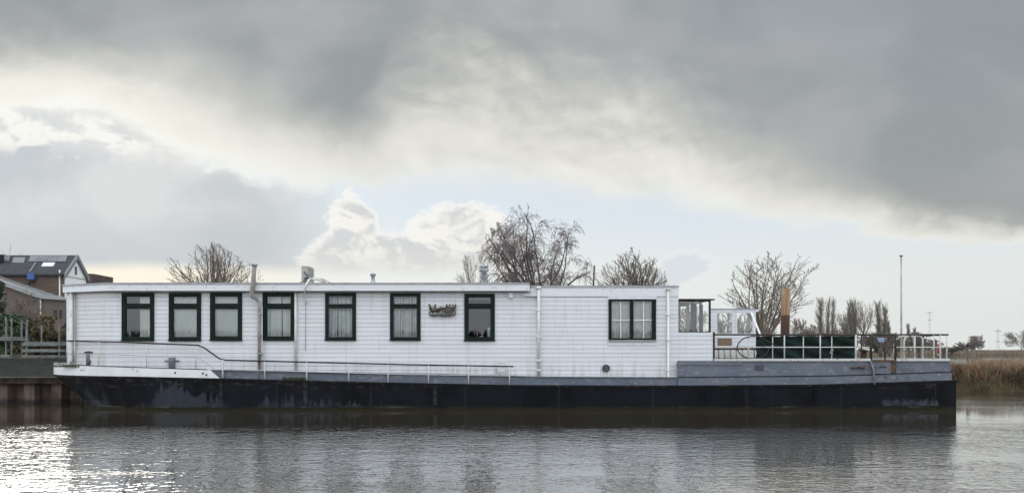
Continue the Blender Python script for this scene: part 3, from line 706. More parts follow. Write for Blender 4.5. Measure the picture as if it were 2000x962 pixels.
MB().box(WX(592,.22)-.01,WX(592,.22)+.01,.22,.24,WZ(566,.2),WZ(568,.2)).build('cable_clip', M['pvc'], boat)
cab = [(WX(640,.6),.9,ZF1+.06),(WX(622,.5),.6,ZF1+.16),(WX(604,.1),.15,ZF1+.15),(WX(598,-.02),-.03,WZ(556,0)),(WX(596,-.02),-.02,WZ(563,0)),(WX(595,.1),.12,WZ(572,.1)),(WX(594,.22),.21,WZ(583,.2)),(WX(598,.22),.20,WZ(592,.2)),(WX(600,.22),.20,WZ(588,.2)),(WX(597,.22),.21,WZ(585,.2)),(WX(596,.22),.23,WZ(596,.2))]
hc = MB().tube(cab, [.03,.03,.028,.025,.02,.017,.014,.012,.012,.012,.009], 8).build('white_hose', M['pvc'], boat)
MB().tube([(WX(607,.4),.6,ZF1+.22),(WX(625,.5),.7,ZF1+.20),(WX(638,.6),.9,ZF1+.14),(WX(646,.6),.9,ZF1+.06)], .022, 8).build('roof_hose', M['pvc'], hc)
MB().tube([(WX(596.5,.22),.235,WZ(596,.2)),(WX(596.5,.22),.235,WZ(684,.2))], .007, 5).build('cable', M['pipe_grey'], hc)
# roof box (air unit seen end on)
ry = .6
ru = MB().box(WX(589,ry),WX(602.5,ry),ry,ry+.6,WZ(548,ry),WZ(519.5,ry)).box(WX(585,ry),WX(605,ry),ry+.05,ry+.5,ZF1+.03,WZ(549,ry)).build('roof_unit', mat('aged_grey_casing', vary(C(.34,.34,.31), C(.24,.24,.22), 6), .5), boat)
MB().box(WX(590.5,ry),WX(601,ry),ry-.012,ry-.001,WZ(546,ry),WZ(521.5,ry)).build('unit_cover', mat('casing_cover', vary(C(.40,.40,.37), C(.30,.30,.28), 6), .5), ru)
MB().tube([(WX(594,ry),ry-.02,WZ(530,ry)),(WX(601.5,ry),ry-.02,WZ(539,ry))], .012, 6).tube([(WX(595,ry),ry-.03,WZ(545,ry)),(WX(600,ry),ry-.03,WZ(542,ry)),(WX(603,ry),ry-.02,WZ(543,ry))], .02, 6).build('unit_pipe', M['dark_edge'], ru)
rv = MB().lathe((WX(728.5,.9),.9,ZF1+.03), [(.075,0),(.07,.10),(.05,.12),(.05,.25),(.075,.27),(.085,.31),(.07,.33)], 12).build('roof_vent', M['zinc'], boat)
fz = ZF1
ch = MB().lathe((WX(945,1.1),1.1,fz), [(.085,0),(.075,.02),(.075,.42),(.13,.44),(.14,.50),(.10,.52),(.10,.54),(.135,.55),(.12,.58)], 14).build('flue_pipe', M['zinc'], boat)
MB().tube([(WX(945,1.1)+.12*math.cos(k*math.pi/3),1.1+.12*math.sin(k*math.pi/3),fz+.575) for k in range(7)], .012, 5).build('flue_cap', M['zinc'], ch)
MB().box(WX(928,1.1),WX(941,1.1),1.0,1.25,fz,fz+.1).lathe((WX(934.5,1.1),1.12,fz+.09), [(.10,0),(.10,.02),(.03,.05)], 10).build('roof_vent', M['zinc'], boat)
MB().tube([(WX(1158.5,1.5),1.5,ZT_B),(WX(1161,1.5),1.5,WZ(518,1.5))], .024, 6).build('roof_pole', M['rust'], boat)
# bollards on the bow
def bollard(px0, px1, py0, py1, Y, cross):
    x = (WX(px0,Y)+WX(px1,Y))/2; r = (WX(px1,Y)-WX(px0,Y))/2; z0 = zb_t(x)-.06
    o = MB().lathe((x,Y,z0), [(r,0),(r,WZ(py0,Y)-z0-.03),(r*.93,WZ(py0,Y)-z0)], 14).build('bollard', M['grey_plain'], boat)
    if cross: MB().tube([(x-.19,Y,WZ(704,Y)),(x+.19,Y,WZ(704,Y))], .018, 8).build('cross_bar', M['grey_plain'], o)
    else:
        mb = MB().tube([(x-r*.3+k*.03,Y-r,WZ(687,Y)+.01*math.sin(k)) for k in range(-2,7)], .022, 6)
        mb.tube([(x+r,Y-.03,WZ(688,Y)),(x+r+.05,Y-.03,WZ(694,Y)),(x+r+.03,Y-.03,WZ(701,Y)),(x+r*.8,Y-.06,WZ(707,Y)),(x+r*.5,Y-.1,WZ(711,Y))], .022, 6)
        mb.build('chain', M['rust'], o)
bollard(168.5,179,686.5,711,.50,False)
bollard(329.5,342,697,718,.22,True)
MB().tube([(WX(204.5,.4),.4,WZ(700,.4)),(WX(204.5,.4),.4,WZ(715,.4))], .018, 6).build('deck_pin', M['dark_edge'], boat)

# stern bulwark, two strakes
SX0, SX1 = WX(1323.5,.10), WX(1857,.10)
xs = list(np.linspace(SX0, SX1, 12))
T_UP = WZ(704,.10)
MID = [(SX0,WZ(737.5,.1)),(WX(1640),WZ(734.5,.1)),(SX1,WZ(727,.1))]
up = MB().ribbon(xs, [T_UP]*12, [lerp_pts(x,MID) for x in xs], .10, .16)
up.box(SX1-.06,SX1,.16,2*YC-.1,zg(11.4),T_UP).ribbon(xs, [T_UP]*12, [zg(x) for x in xs], 2*YC-.16, 2*YC-.10)
sb_ = up.build('stern_bulwark', M['grey'], boat)
MB().ribbon(xs, [lerp_pts(x,MID)+.012 for x in xs], [zg(x)+.01 for x in xs], .05, .11).build('lower_strake', M['grey'], sb_)
MB().ribbon(xs, [lerp_pts(x,MID)+.030 for x in xs], [lerp_pts(x,MID)+.012 for x in xs], .035, .12).build('strake_edge', M['gunwale'], sb_)
MB().box(SX0,SX1-.06,.16,2*YC-.16,T_UP-.12,T_UP-.06).build('stern_deck', M['deck'], boat)
for a, b in ((1396,1699),(1750,1853)): MB().box(WX(a,.1),WX(b,.1),.05,.22,T_UP-.005,T_UP+.058).build('cap_rail', M['pole_white'], sb_)
MB().box(WX(1700,.1),WX(1750,.1),.06,.24,T_UP-.03,T_UP+.02).build('gate_sill', M['rust'], sb_)
MB().box(WX(1325,.1),WX(1450,.1),.075,.10,T_UP-.11,T_UP-.003).build('top_plate', M['grey'], sb_)
MB().box(WX(1739,.1),WX(1750,.1),.085,.1,WZ(729,.1),WZ(706,.1)).build('rusted_slot', M['rust'], sb_)
MB().box(WX(1475,.1),WX(1491.5,.1),.08,.1,WZ(722.5,.1),WZ(712,.1)).build('hawse_cover', mat('dark_grey_plate', C(.05,.055,.065), .6), sb_)
MB().box(WX(1704,.1),WX(1739,.1),.07,.10,WZ(729,.1),WZ(706.5,.1)).build('gate_panel', M['grey'], sb_)
MB().box(WX(1717,.07),WX(1731,.07),.055,.07,WZ(717.5,.07),WZ(714.5,.07)).build('slot_handle', M['black'], sb_)
mb = MB(); mb.tube([(WX(1663,.05),.05,WZ(719,.05)),(WX(1666,.05),.03,WZ(717,.05)),(WX(1682,.05),.03,WZ(716,.05)),(WX(1689,.05),.04,WZ(719,.05))], [.02,.028,.02,.03], 7)
mb.tube([(WX(1676,.05),.05,WZ(718,.05)),(WX(1692,.05),.04,WZ(714,.05))], .02, 6)
mb.build('mooring_hook', M['rust'], sb_)
MB().tube([(WX(1701,.03),.03,WZ(705,0)),(WX(1706,.02),.02,WZ(722,0)),(WX(1707,-.02),-.045,WZ(750,0))], .022, 7).build('drain_pipe', M['grey_plain'], sb_)
for px, py in ((1657,739),(1670,741),(1725,741),(1747,737),(1805,736),(1835,731),(1538,741),(1612,739),(1455,741),(1400,744),(1370,742)): MB().box(WX(px)-.03,WX(px)+.03,.035,.05,WZ(py)-.025,WZ(py)+.025).build('lashing_lug', M['grey_plain'], sb_)

# stern railing
ZR = WZ(653,.12)
sr = MB().tube([(WX(1394,.12),.12,ZR),(WX(1852,.12),.12,ZR)], .021, 8).tube([(WX(1852,.12),.12,ZR),(SX1-.04,.3,ZR),(SX1-.04,2*YC-.2,ZR)], .02, 8).tube([(SX1-.04,2*YC-.2,ZR),(WX(1480,4.2),2*YC-.2,ZR)], .015, 6).build('stern_railing', M['dark_edge'], boat)
def post(px, r, m_='pole_white', Y=.12, top=None, bot=704): 
    x = WX(px,Y); MB().tube([(x,Y,WZ(bot,Y)),(x,Y,(ZR if top is None else WZ(top,Y)))], r, 8).build('rail_post', M[m_], sr)
for px, r in ((1462,.016),(1532,.017),(1602,.018),(1671.5,.027),(1824,.017),(1836.5,.022),(1849,.018)): post(px, r)
for px in (1509,1569,1624.5): post(px, .013, Y=.16, top=657)
for px, r in ((1701,.035),(1728.5,.016),(1748.5,.026)): post(px, r, 'dark_edge')
post(1682.5, .02, 'dark_edge')
for px in (1510,1570,1630,1690,1750,1795): post(px, .012, 'dark_edge', Y=4.2, bot=701)
MB().tube([(WX(1397,.12),.12,WZ(677.5,.12)),(WX(1699,.12),.12,WZ(677.5,.12))], .014, 7).build('mid_rail', M['pole_white'], sr)
MB().tube([(WX(1751,.12),.12,WZ(677.5,.12)),(WX(1853,.12),.12,WZ(677.5,.12))], .015, 7).build('mid_rail', M['pole_white'], sr)
MB().tube([(WX(1702,.12),.12,WZ(677.5,.12)),(WX(1748,.12),.12,WZ(677.5,.12))], .014, 7).build('mid_rail', M['dark_edge'], sr)
for px, dx_ in ((1766,.14),(1786.5,.0),(1802,-.10)):                   # curved grab hoops
    x = WX(px,.14)
    if dx_: MB().tube([(x,.14,WZ(701,.14)),(x,.14,WZ(663,.14)),(x+dx_*.35,.14,WZ(657.5,.14)),(x+dx_,.14,WZ(655.5,.14)),(x+dx_,.5,WZ(655.5,.14)),(x,.62,WZ(662,.5)),(x-dx_*.5,.62,WZ(700,.5))], .024, 8).build('grab_hoop', M['pole_white'], sr)
    else: MB().tube([(x,.14,WZ(701,.14)),(x,.14,WZ(654,.14))], .022, 8).build('grab_hoop', M['pole_white'], sr)

# glazed porch at the back of the cabin
PX0, PX1, PYF, PYB = X2, WX(1388,.3), .30, 2.4
zs0, zs1 = WZ(646.5,.3), WZ(585.5,.3)
porch = MB().box(PX0+.002,PX1+.06,PYF-.02,PYF+.03,T_UP+.002,zs0-.03).build('porch', M['siding'], boat)
MB().box(PX1+.055,PX1+.105,PYF-.03,PYF+.04,T_UP+.002,zs0-.02).build('corner_post', M['dark_edge'], porch)
mb = MB().box(PX0-.01,PX1+.10,PYF-.05,PYF+.16,zs1,zs1+.03).build('porch_roof', M['dark_edge'], porch)
MB().box(PX0,PX1+.06,PYF+.16,PYB,zs1+.002,zs1+.028).build('roof_panel', M['glass'], porch)
fr_ = MB().box(PX0+.002,PX0+.045,PYF-.02,PYF+.03,zs0-.03,zs1).box(PX1-.05,PX1,PYF-.02,PYF+.03,zs0-.03,zs1).box(PX0+.045,PX1-.05,PYF-.018,PYF+.03,zs0-.03,zs0-.005).box(PX0+.045,PX1-.05,PYF-.018,PYF+.03,zs1-.04,zs1)
fr_.box(PX1-.05,PX1,1.3,1.36,T_UP,zs1).box(PX1-.05,PX1,2.34,2.4,T_UP,zs1).build('porch_frame', M['dark_edge'], porch)
MB().box(PX0+.045,PX1-.05,PYF,PYF+.006,zs0-.005,zs1-.04).build('pane', M['glass'], porch)
g2 = MB().box(WX(1350,1.6),WX(1360.5,1.6),1.6,1.7,T_UP,zs1-.02).box(WX(1367,1.9),WX(1373,1.9),1.9,2.0,T_UP,zs1-.02).build('inner_post', mat('dark_brown_timber', vary(C(.035,.03,.025), C(.08,.07,.06), 5), .6), porch)
dr = MB().box(WX(1326,2.2),WX(1329.5,2.2),2.2,2.25,T_UP,WZ(592,2.2)).box(WX(1341,2.2),WX(1346.5,2.2),2.2,2.25,T_UP,WZ(592,2.2)).box(WX(1329.5,2.2),WX(1341,2.2),2.2,2.25,WZ(598,2.2),WZ(592,2.2))
for py in (614,629,643): dr.box(WX(1329.5,2.2),WX(1341,2.2),2.2,2.25,WZ(py+.6,2.2),WZ(py-.6,2.2))
dr.build('glazed_door', M['pipe_grey'], porch)

# white glazed shelter on the far side of the stern deck
SY = 3.6
def sx(px): return WX(px,SY)
def sz(py): return WZ(py,SY)
ZD = T_UP-.06
fr_ = MB().box(sx(1386),sx(1477),SY,SY+.05,sz(611),sz(604))
fr_.box(sx(1386),sx(1401),SY,SY+.05,ZD,sz(611)).box(sx(1429.5),sx(1440),SY,SY+.05,ZD,sz(611)).box(sx(1469.5),sx(1476),SY,SY+.05,ZD,sz(611))
fr_.box(sx(1401),sx(1429.5),SY,SY+.05,sz(660),sz(650.5)).box(sx(1401),sx(1429.5),SY,SY+.05,ZD,sz(675)).box(sx(1440),sx(1469.5),SY,SY+.05,sz(654),sz(650.5)).box(sx(1440),sx(1469.5),SY+.002,SY+.048,ZD,sz(654))
sh_ = fr_.build('deck_screen', M['siding'], boat)
MB().box(sx(1386),sx(1478),SY-.02,SY+.08,sz(604),sz(602)).build('screen_cap', M['zinc'], sh_)
MB().box(sx(1401),sx(1429.5),SY+.02,SY+.026,sz(650.5),sz(611)).build('pane', M['glass'], sh_)
MB().box(sx(1440),sx(1469.5),SY+.02,SY+.026,sz(650.5),sz(611)).build('pane', M['glass'], sh_)
MB().box(sx(1401),sx(1429.5),SY+.01,SY+.03,sz(675),sz(660)).build('brown_panel', mat('brown_board', vary(C(.16,.11,.07), C(.24,.17,.11), 8, 5, .35,.65,(1,1,4)), .7), sh_)
MB().box(sx(1435),sx(1438),SY,SY+.04,sz(602),sz(588)).box(sx(1476),sx(1481),SY-.02,SY+.02,sz(608),sz(604)).build('screen_bracket', M['white_trim'], sh_)

# ------------------------------------------------------------------ loose things on and around the boat
M['canvas'] = mat('dark_green_canvas', vary(C(.011,.023,.019), C(.019,.034,.029), 3), .9, spec=.05)
cv = thing('canvas_windbreak', (WX(1575,.3), .3, T_UP), 'dark green canvas windbreak tied behind the white stern railing', 'windbreak')
nx, nz = 90, 16; x0, x1 = WX(1477,.3), WX(1671,.3); vs = []
for j in range(nz+1):
    for i in range(nx+1):
        u, v = i/nx, j/nz; x = x0+(x1-x0)*u
        sag = .035*math.sin(u*math.pi*7)**2
        z = (T_UP-.02) + (WZ(655.5,.3)-sag*.5-(T_UP-.02))*v
        y = .30 + .030*math.sin(9*u*6.28+3*v) * (.3+v*(1-v)*2) + .035*math.sin(5*(u*4+v*3)) + .02*math.sin(23*u+11*v)
        vs.append((x, y, z))
MB().add(vs, [(j*(nx+1)+i, j*(nx+1)+i+1, (j+1)*(nx+1)+i+1, (j+1)*(nx+1)+i) for j in range(nz) for i in range(nx)], True).build('canvas', M['canvas'], cv)
MB().tube([(x0,.28,WZ(654.7,.3)),(x1,.28,WZ(654.7,.3))], .012, 6).build('hem', mat('grey_hem', C(.22,.24,.22), .8), cv)
mb = MB()
for k in range(3): mb.tube([(WX(1624,.1)+.03*math.sin(a_*1.7+k), .09-.02*math.cos(a_), WZ(682+a_*2.2,.1)) for a_ in range(5)], .018, 6)
tag(mb.build('rope_knot', mat('pale_rope', vary(C(.42,.40,.34), C(.30,.28,.24), 20), .9)), 'pale rope knotted round a white rail post in front of the green canvas', 'rope')
mb = MB().tube([(WX(1520+i*5,.45), .45+.06*math.sin(i*2.1), T_UP+.03+.05*abs(math.sin(i*1.3))) for i in range(12)], .022, 6)
tag(mb.build('mooring_rope', bpy.data.materials['pale_rope']), 'pale rope lying along the foot of the green canvas on the stern deck', 'rope')
# ladder lying on its side along the deck
ld = thing('ladder', (WX(1438,.5), .5, T_UP), 'grey ladder lying on its side behind the stern railing', 'ladder')
MB().box(WX(1396,.5),WX(1530,.5),.48,.52,WZ(683,.5),WZ(679,.5)).build('side_rail', M['rust'], ld)
MB().box(WX(1396,.5),WX(1530,.5),.48,.52,T_UP-.055,WZ(698.5,.5)).build('side_rail', M['rust'], ld)
for k in range(9):
    x = WX(1404+k*11.6,.5); MB().tube([(x,.5,WZ(700,.5)),(x-.01,.5,WZ(683,.5))], .019, 6).build('rung', M['pipe_grey'], ld)
# dark hose coiled over the rail
cx, cz = WX(1467,.3), WZ(678,.3); pts = []
for k in range(30):
    a_ = math.radians(95 + k*9.0); pts.append((cx + .42*math.cos(a_), .08 + .012*k/5, cz + .29*math.sin(a_)))
pts = [(WX(1509,.1),.07,WZ(671,.1)),(WX(1495,.1),.07,WZ(664,.1)),(WX(1480,.1),.07,WZ(656.5,.1))] + pts
tag(MB().tube(pts, .016, 7).build('black_hose', M['black']), 'black hose looped over the stern rail beside the ladder', 'hose')
tag(MB().tube([(WX(1474,.9),1.2,WZ(610,1.2)),(WX(1486,.6),.62,WZ(655,.62)),(WX(1499.5,.3),.33,T_UP-.05)], .026, 8).build('white_pole', M['white']), 'white pole leaning across the glazed deck screen at the stern', 'pole')
bx = thing('stacked_boards', (WX(1480,3.0), 2.4, T_UP-.06), 'pale weathered boards stacked on deck behind the ladder', 'boards')
MB().box(WX(1400,2.4),WX(1478,2.4),2.4,2.46,T_UP-.06,WZ(685,2.4)).build('board', M['pvc'], bx)
# lifebuoy hung on the rail end
lb = thing('lifebuoy', (WX(1834,.3), .3, T_UP), 'red and white lifebuoy hung edge-on at the stern rail', 'lifebuoy')
ring = []; lx, lz = WX(1834.5,.45), WZ(681,.45)
for k in range(25):
    a_ = 2*math.pi*k/24; ring.append((lx+.085*math.cos(a_), .45+.16*math.cos(a_), lz+.19*math.sin(a_)))
MB().tube(ring, .045, 8, False).build('ring', mat('red_orange_plastic', vary(C(.42,.06,.03), C(.30,.04,.025), 6), .4), lb)
mb = MB()
for k in (3, 9, 15, 21):
    a_ = 2*math.pi*k/24; b2 = a_+.3
    mb.tube([(lx+.085*math.cos(t), .45+.16*math.cos(t), lz+.19*math.sin(t)) for t in (a_-.15, a_, a_+.15)], .048, 8)
mb.build('band', M['white'], lb)
cl = thing('blue_cloth', (WX(1722,.2), .2, WZ(665,.2)), 'pale blue cloth folded over the dark gate rail at the stern', 'cloth')
vs = []
for j in range(5):
    for i in range(13):
        u, v = i/12, j/4; vs.append((WX(1715,.3)+u*(WX(1730,.3)-WX(1715,.3)), .30+.015*math.sin(i*1.9)*(1+v), WZ(660,.3)-v*.085-.02*math.sin(u*3.1)))
vs += [(x, y+.03, z) for x, y, z in vs]
fs = [(j*13+i, j*13+i+1, (j+1)*13+i+1, (j+1)*13+i)[::-1] for j in range(4) for i in range(12)]
MB().add(vs, fs + [tuple(q+65 for q in f[::-1]) for f in fs] + [(i,i+1,i+66,i+65) for i in range(12)], True).tube([(WX(1713,.3),.315,WZ(660,.3)),(WX(1732,.3),.315,WZ(660,.3))], .012, 6).build('cloth_fold', mat('pale_blue_cloth', C(.38,.46,.62), .9), cl)
# junk pile by the gate
jk = thing('deck_junk', (WX(1685,1.2),1.2,T_UP-.06), 'dark winch with a pale plank on top behind the stern railing', 'winch')
MB().lathe((WX(1687,1.2),1.2,T_UP-.06), [(.16,0),(.16,.05),(.09,.08),(.08,.30),(.14,.33),(.14,.38)], 12).build('winch_drum', M['rust'], jk)
MB().tube([(WX(1680,1.0),1.0,T_UP+.36),(WX(1693,1.0),1.0,T_UP+.30),(WX(1705,1.0),1.0,T_UP+.27)], [.05,.035,.05], 8).build('crank', M['pvc'], jk)
# folding rack against the wall
rk = thing('folding_rack', (WX(979,.2), .2, .95), 'white folding wire rack leaning on the cabin wall near the handrail end', 'rack')
ry_ = .15
MB().tube([(WX(970,ry_),ry_,WZ(728,ry_)),(WX(970,ry_),ry_,WZ(706,ry_)),(WX(968.5,ry_),ry_,WZ(704.5,ry_)),(WX(972,ry_),ry_,WZ(707.5,ry_)),(WX(986,ry_),ry_,WZ(707.5,ry_)),(WX(989.5,ry_),ry_,WZ(705,ry_)),(WX(989.5,ry_),ry_,WZ(728,ry_)),(WX(970,ry_),ry_,WZ(728,ry_))], .010, 6).build('wire_frame', M['pvc'], rk)
MB().box(WX(972,ry_),WX(987,ry_),ry_+.005,ry_+.012,WZ(725,ry_),WZ(715,ry_)).build('rack_panel', M['white_trim'], rk)
# carved wall ornament: horses drawing a coach
M['bronze'] = mat('weathered_bronze', lambda g: g.mix(g.step(.35,.65,g.noise(g.P, 16.0, 4.0)), C(.030,.028,.024), C(.15,.13,.09)), .6, metal=.2, bump=lambda g: g.noise(g.P, 20.0, 4.0), bdist=.01)
orn = thing('wall_ornament', (WX(864,.2), .2, WZ(615,.2)), 'carved bronze relief of horses pulling a carriage hung on the white boards', 'ornament')
def o_(px, py): return (WX(px,.19), .19+random.uniform(-.01,.01), WZ(py,.19))
mb = MB()
mb.tube([o_(841,606),o_(849,604),o_(856,605)], [.045,.055,.045], 8)                    # near horse
mb.tube([o_(856,604),o_(862,601),o_(867,602)], [.04,.045,.03], 8)                      # far horse
mb.tube([o_(842,605),o_(840,598),o_(839,594),o_(836.5,596)], [.04,.03,.022,.014], 6)
mb.tube([o_(848,600),o_(851,596),o_(849,593)], [.03,.022,.014], 6)
for a0, a1, a2 in (((841,607),(838,611),(841,615)),((844,607),(845,611),(843,615)),((852,606),(855,611),(851,615)),((856,606),(859,610),(860,615)),((863,604),(866,609),(863,614)),((867,604),(870,609),(869,614))):
    mb.tube([o_(*a0),o_(*a1),o_(*a2)], [.02,.014,.012], 5)
mb.tube([o_(868,602),o_(873,597),o_(876,600)], [.02,.015,.02], 5)
mb.build('horse', M['bronze'], orn)
mb = MB().prism([(WX(a,.19),WZ(b,.19)) for a,b in ((868,608),(888,607),(891,596),(886,600),(878,601),(872,599))], .17, .22)
for px in (872,878,884,889): mb.tube([o_(px,601),o_(px+.5,595)], [.03,.016], 6).lathe((WX(px+.5,.19),.19,WZ(594.5,.19)), [(.012,-.02),(.022,0),(.012,.02)], 6)
for px, r in ((874,.06),(885,.07)):
    c0 = (WX(px,.18), WZ(610,.18)); mb.tube([(c0[0]+r*math.cos(k*math.pi/6), .18, c0[1]+r*math.sin(k*math.pi/6)) for k in range(13)], .012, 5, False)
    for k in range(4): mb.tube([(c0[0]-r*math.cos(k*math.pi/4), .18, c0[1]-r*math.sin(k*math.pi/4)), (c0[0]+r*math.cos(k*math.pi/4), .18, c0[1]+r*math.sin(k*math.pi/4))], .006, 4)
mb.build('carriage', M['bronze'], orn)
MB().tube([o_(838,614),o_(846,616),o_(856,614.5),o_(866,616),o_(878,615.5),o_(888,614)], [.015,.025,.02,.025,.025,.012], 6).build('ground_scroll', M['bronze'], orn)
# moss and weeds
M['moss'] = mat('moss', vary(C(.05,.065,.015), C(.10,.10,.04), 8), .95)
def tuft(name, cx, cy, cz, w, d_, h, n, m_, label, cat):
    mb = MB()
    for _ in range(n):
        x = cx + random.uniform(-w,w); y = cy + random.uniform(-d_,d_); l = random.uniform(.3,1)*h; a_ = random.uniform(0,6.28); s_ = .012
        mb.add([(x-s_*math.cos(a_),y-s_*math.sin(a_),cz),(x+s_*math.cos(a_),y+s_*math.sin(a_),cz),(x+random.uniform(-.5,.5)*l,y+random.uniform(-.5,.5)*l,cz+l)], [(0,1,2)])
    return tag(mb.build(name, m_), label, cat)
M['weed'] = mat('weed_leaves', vary(C(.04,.05,.015), C(.08,.075,.03), 8), .9)
tuft('weed_clump', WX(576,.05), .05, zg(WX(576))+.01, .30, .04, .11, 260, M['weed'], 'small dark weeds growing on the side deck below the fourth window', 'weeds')
tuft('moss_clump', WX(140,.6), .55, zb_t(-11.8)-.05, .42, .18, .09, 420, M['moss'], 'yellow green moss on the bow deck at the cabin corner', 'moss')
# rusty mooring pile behind the stern
def pile_rust(g):
    x, y, z = g.sep(g.P)
    lo = g.mix(g.noise(g.vec(x*6,y*6,z*2), 1.0, 5.0), C(.040,.018,.010), C(.085,.035,.018))
    hi = g.mix(g.step(.4,.6,g.noise(g.vec(x*11,y*11,z*.8), 1.0, 5.0)), C(.20,.095,.04), C(.29,.21,.135))
    return g.mix(g.step(2.72,2.78,z + (g.noise(g.vec(x*5,y*5,0.0),1.0,3.0)-.5)*.12), lo, hi)
py_ = 6.2
tag(MB().tube([(WX(1530,py_),py_,-1.5),(WX(1533,py_),py_,WZ(650,py_)),(WX(1535.5,py_),py_,WZ(563,py_))], .145, 16).build('mooring_pile', mat('rusty_pile_steel', pile_rust, .8, bump=lambda g: g.noise(g.P, 8.0, 5.0), bdist=.02)), 'tall rusty steel mooring pile behind the green canvas', 'mooring pile')
fp = thing('flagpole', (WX(1760,6.0),6.0,-.5), 'thin bare grey flagpole behind the stern', 'flagpole')
MB().tube([(WX(1761,6),6,-1.0),(WX(1760.5,6),6,WZ(660,6)),(WX(1760,6),6,WZ(499,6))], [.045,.035,.022], 8).build('pole', M['pipe_grey'], fp)
MB().box(WX(1757,6),WX(1763,6),5.97,6.03,WZ(500.5,6),WZ(498.5,6)).build('crosspiece', M['dark_edge'], fp)

# ------------------------------------------------------------------ trestles on the quay
M['galv'] = mat('galvanised_steel', vary(C(.19,.21,.20), C(.11,.12,.115), 6), .6, metal=.1)
def rack(name, px0, px1, py_top, Y, levels, label, posts):
    s_ = lambda px: WX(px,Y); z_ = lambda py: WZ(py,Y)
    r = thing(name, ((s_(px0)+s_(px1))/2, Y, 1.3), label, 'steel rack', 'steel storage racks on the quay')
    for px in posts:
        for dy_ in (0, .9): MB().box(s_(px)-.02, s_(px)+.02, Y+dy_, Y+dy_+.04, 1.28, z_(py_top)-.03*dy_).build('post', M['galv'], r)
    for py in levels:
        MB().box(s_(px0),s_(px1),Y-.03,Y,z_(py)-.05,z_(py)+.05).box(s_(px0),s_(px1),Y+.96,Y+.99,z_(py)-.05,z_(py)+.05).box(s_(px0),s_(px0)+.05,Y,Y+.96,z_(py)-.04,z_(py)+.04).box(s_(px1)-.05,s_(px1),Y,Y+.96,z_(py)-.04,z_(py)+.04).build('shelf_beam', M['galv'], r)
    MB().box(s_(px0)+.05,s_(px1)-.05,Y+.02,Y+.94,z_(levels[0])+.052,z_(levels[0])+.09).build('shelf_board', mat('grey_board', vary(C(.13,.14,.14), C(.20,.20,.19), 4), .7), r)
    return r
rack('steel_rack', 43, 118, 632, 7.0, (672,684,696), 'low galvanised rack with three shelves between hedge and quay slope, nearest the bow', (51,115))
rack('steel_rack', -30, 23, 620, 7.0, (662,695), 'galvanised rack with tall posts at the far left edge of the quay', (-20,11,22))

# ------------------------------------------------------------------ brick houses
def brick(a_, b2): return lambda g: (lambda s3: g.mix(g.step(.35,.65,g.noise(g.vec(s3[0]*.5,s3[1]*.5,s3[2]*3.0), 2.0, 5.0)), a_, b2))(g.sep(g.P))
M['brick'] = mat('brown_brick', brick(C(.085,.058,.044), C(.13,.092,.072)), .9)
M['brick2'] = mat('grey_brown_brick', brick(C(.10,.080,.068), C(.14,.112,.096)), .9)
M['tiles'] = mat('dark_roof_tiles', brick(C(.018,.019,.024), C(.040,.042,.050)), .75)
M['gable'] = mat('pale_gable_render', vary(C(.76,.80,.80), C(.84,.86,.85), .4), .7)
M['verge'] = mat('grey_verge', C(.19,.20,.21), .6)
M['solar'] = mat('solar_glass', vary(C(.10,.11,.13), C(.16,.17,.18), .5), .25)
h1 = thing('brick_house', (-64,92,1.28), 'brown brick house with dark tiled roof, solar panels and a white gable', 'house')
d1 = 89.0
def hx(px, Y=d1): return WX(px,Y)
ze, zr = WZ(531,d1), WZ(498,d1+2.8)
hl, hr = hx(-120), hx(125.5)
MB().box(hl, hr, d1, d1+5.5, 1.0, ze).build('wall', M['brick'], h1)
MB().add([(hr+.05,d1,1),(hr+.05,d1+5.5,1),(hr+.05,d1+5.5,ze-.3),(hr+.05,d1+2.75,zr-.12),(hr+.05,d1,ze-.3)], [(0,1,2,3,4)]).build('gable_wall', M['gable'], h1)
mb = MB(); o2 = .35
mb.add([(hl,d1-o2,ze-.25),(hr+.2,d1-o2,ze-.25),(hr+.2,d1+2.75,zr),(hl,d1+2.75,zr),(hr+.2,d1+5.5+o2,ze-.25),(hl,d1+5.5+o2,ze-.25),
        (hl,d1-o2,ze-.5),(hr+.2,d1-o2,ze-.5),(hr+.2,d1+5.5+o2,ze-.5),(hl,d1+5.5+o2,ze-.5)], [(0,1,2,3),(3,2,4,5),(6,7,1,0),(7,6,9,8),(5,4,8,9)])
rf = mb.build('roof', M['tiles'], h1)
mb = MB().add([(hr+.2,d1-o2,ze-.85),(hr+.45,d1-o2,ze-.85),(hr+.45,d1-o2,ze-.2),(hr+.2,d1-o2,ze-.2),(hr+.2,d1+2.75,zr-.55),(hr+.45,d1+2.75,zr-.55),(hr+.45,d1+2.75,zr+.05),(hr+.2,d1+2.75,zr+.05),(hr+.2,d1+5.5+o2,ze-.85),(hr+.45,d1+5.5+o2,ze-.85),(hr+.45,d1+5.5+o2,ze-.2),(hr+.2,d1+5.5+o2,ze-.2)],
   [(0,1,2,3),(1,5,6,2),(3,2,6,7),(0,4,5,1),(5,9,10,6),(7,6,10,11),(4,8,9,5),(8,11,10,9)])
mb.build('verge_board', M['verge'], rf)
MB().box(hr+.06,hr+.16,d1+2.55,d1+2.95,WZ(536,d1+2.75),WZ(520,d1+2.75)).build('window', mat('dark_pane', C(.05,.06,.07), .2), h1)
def on_roof(px, t): # point on the front slope
    y = d1-o2 + t*(2.75+o2); z = ze-.25 + t*(zr-ze+.25); return (WX(px,y), y-.06, z+.10)
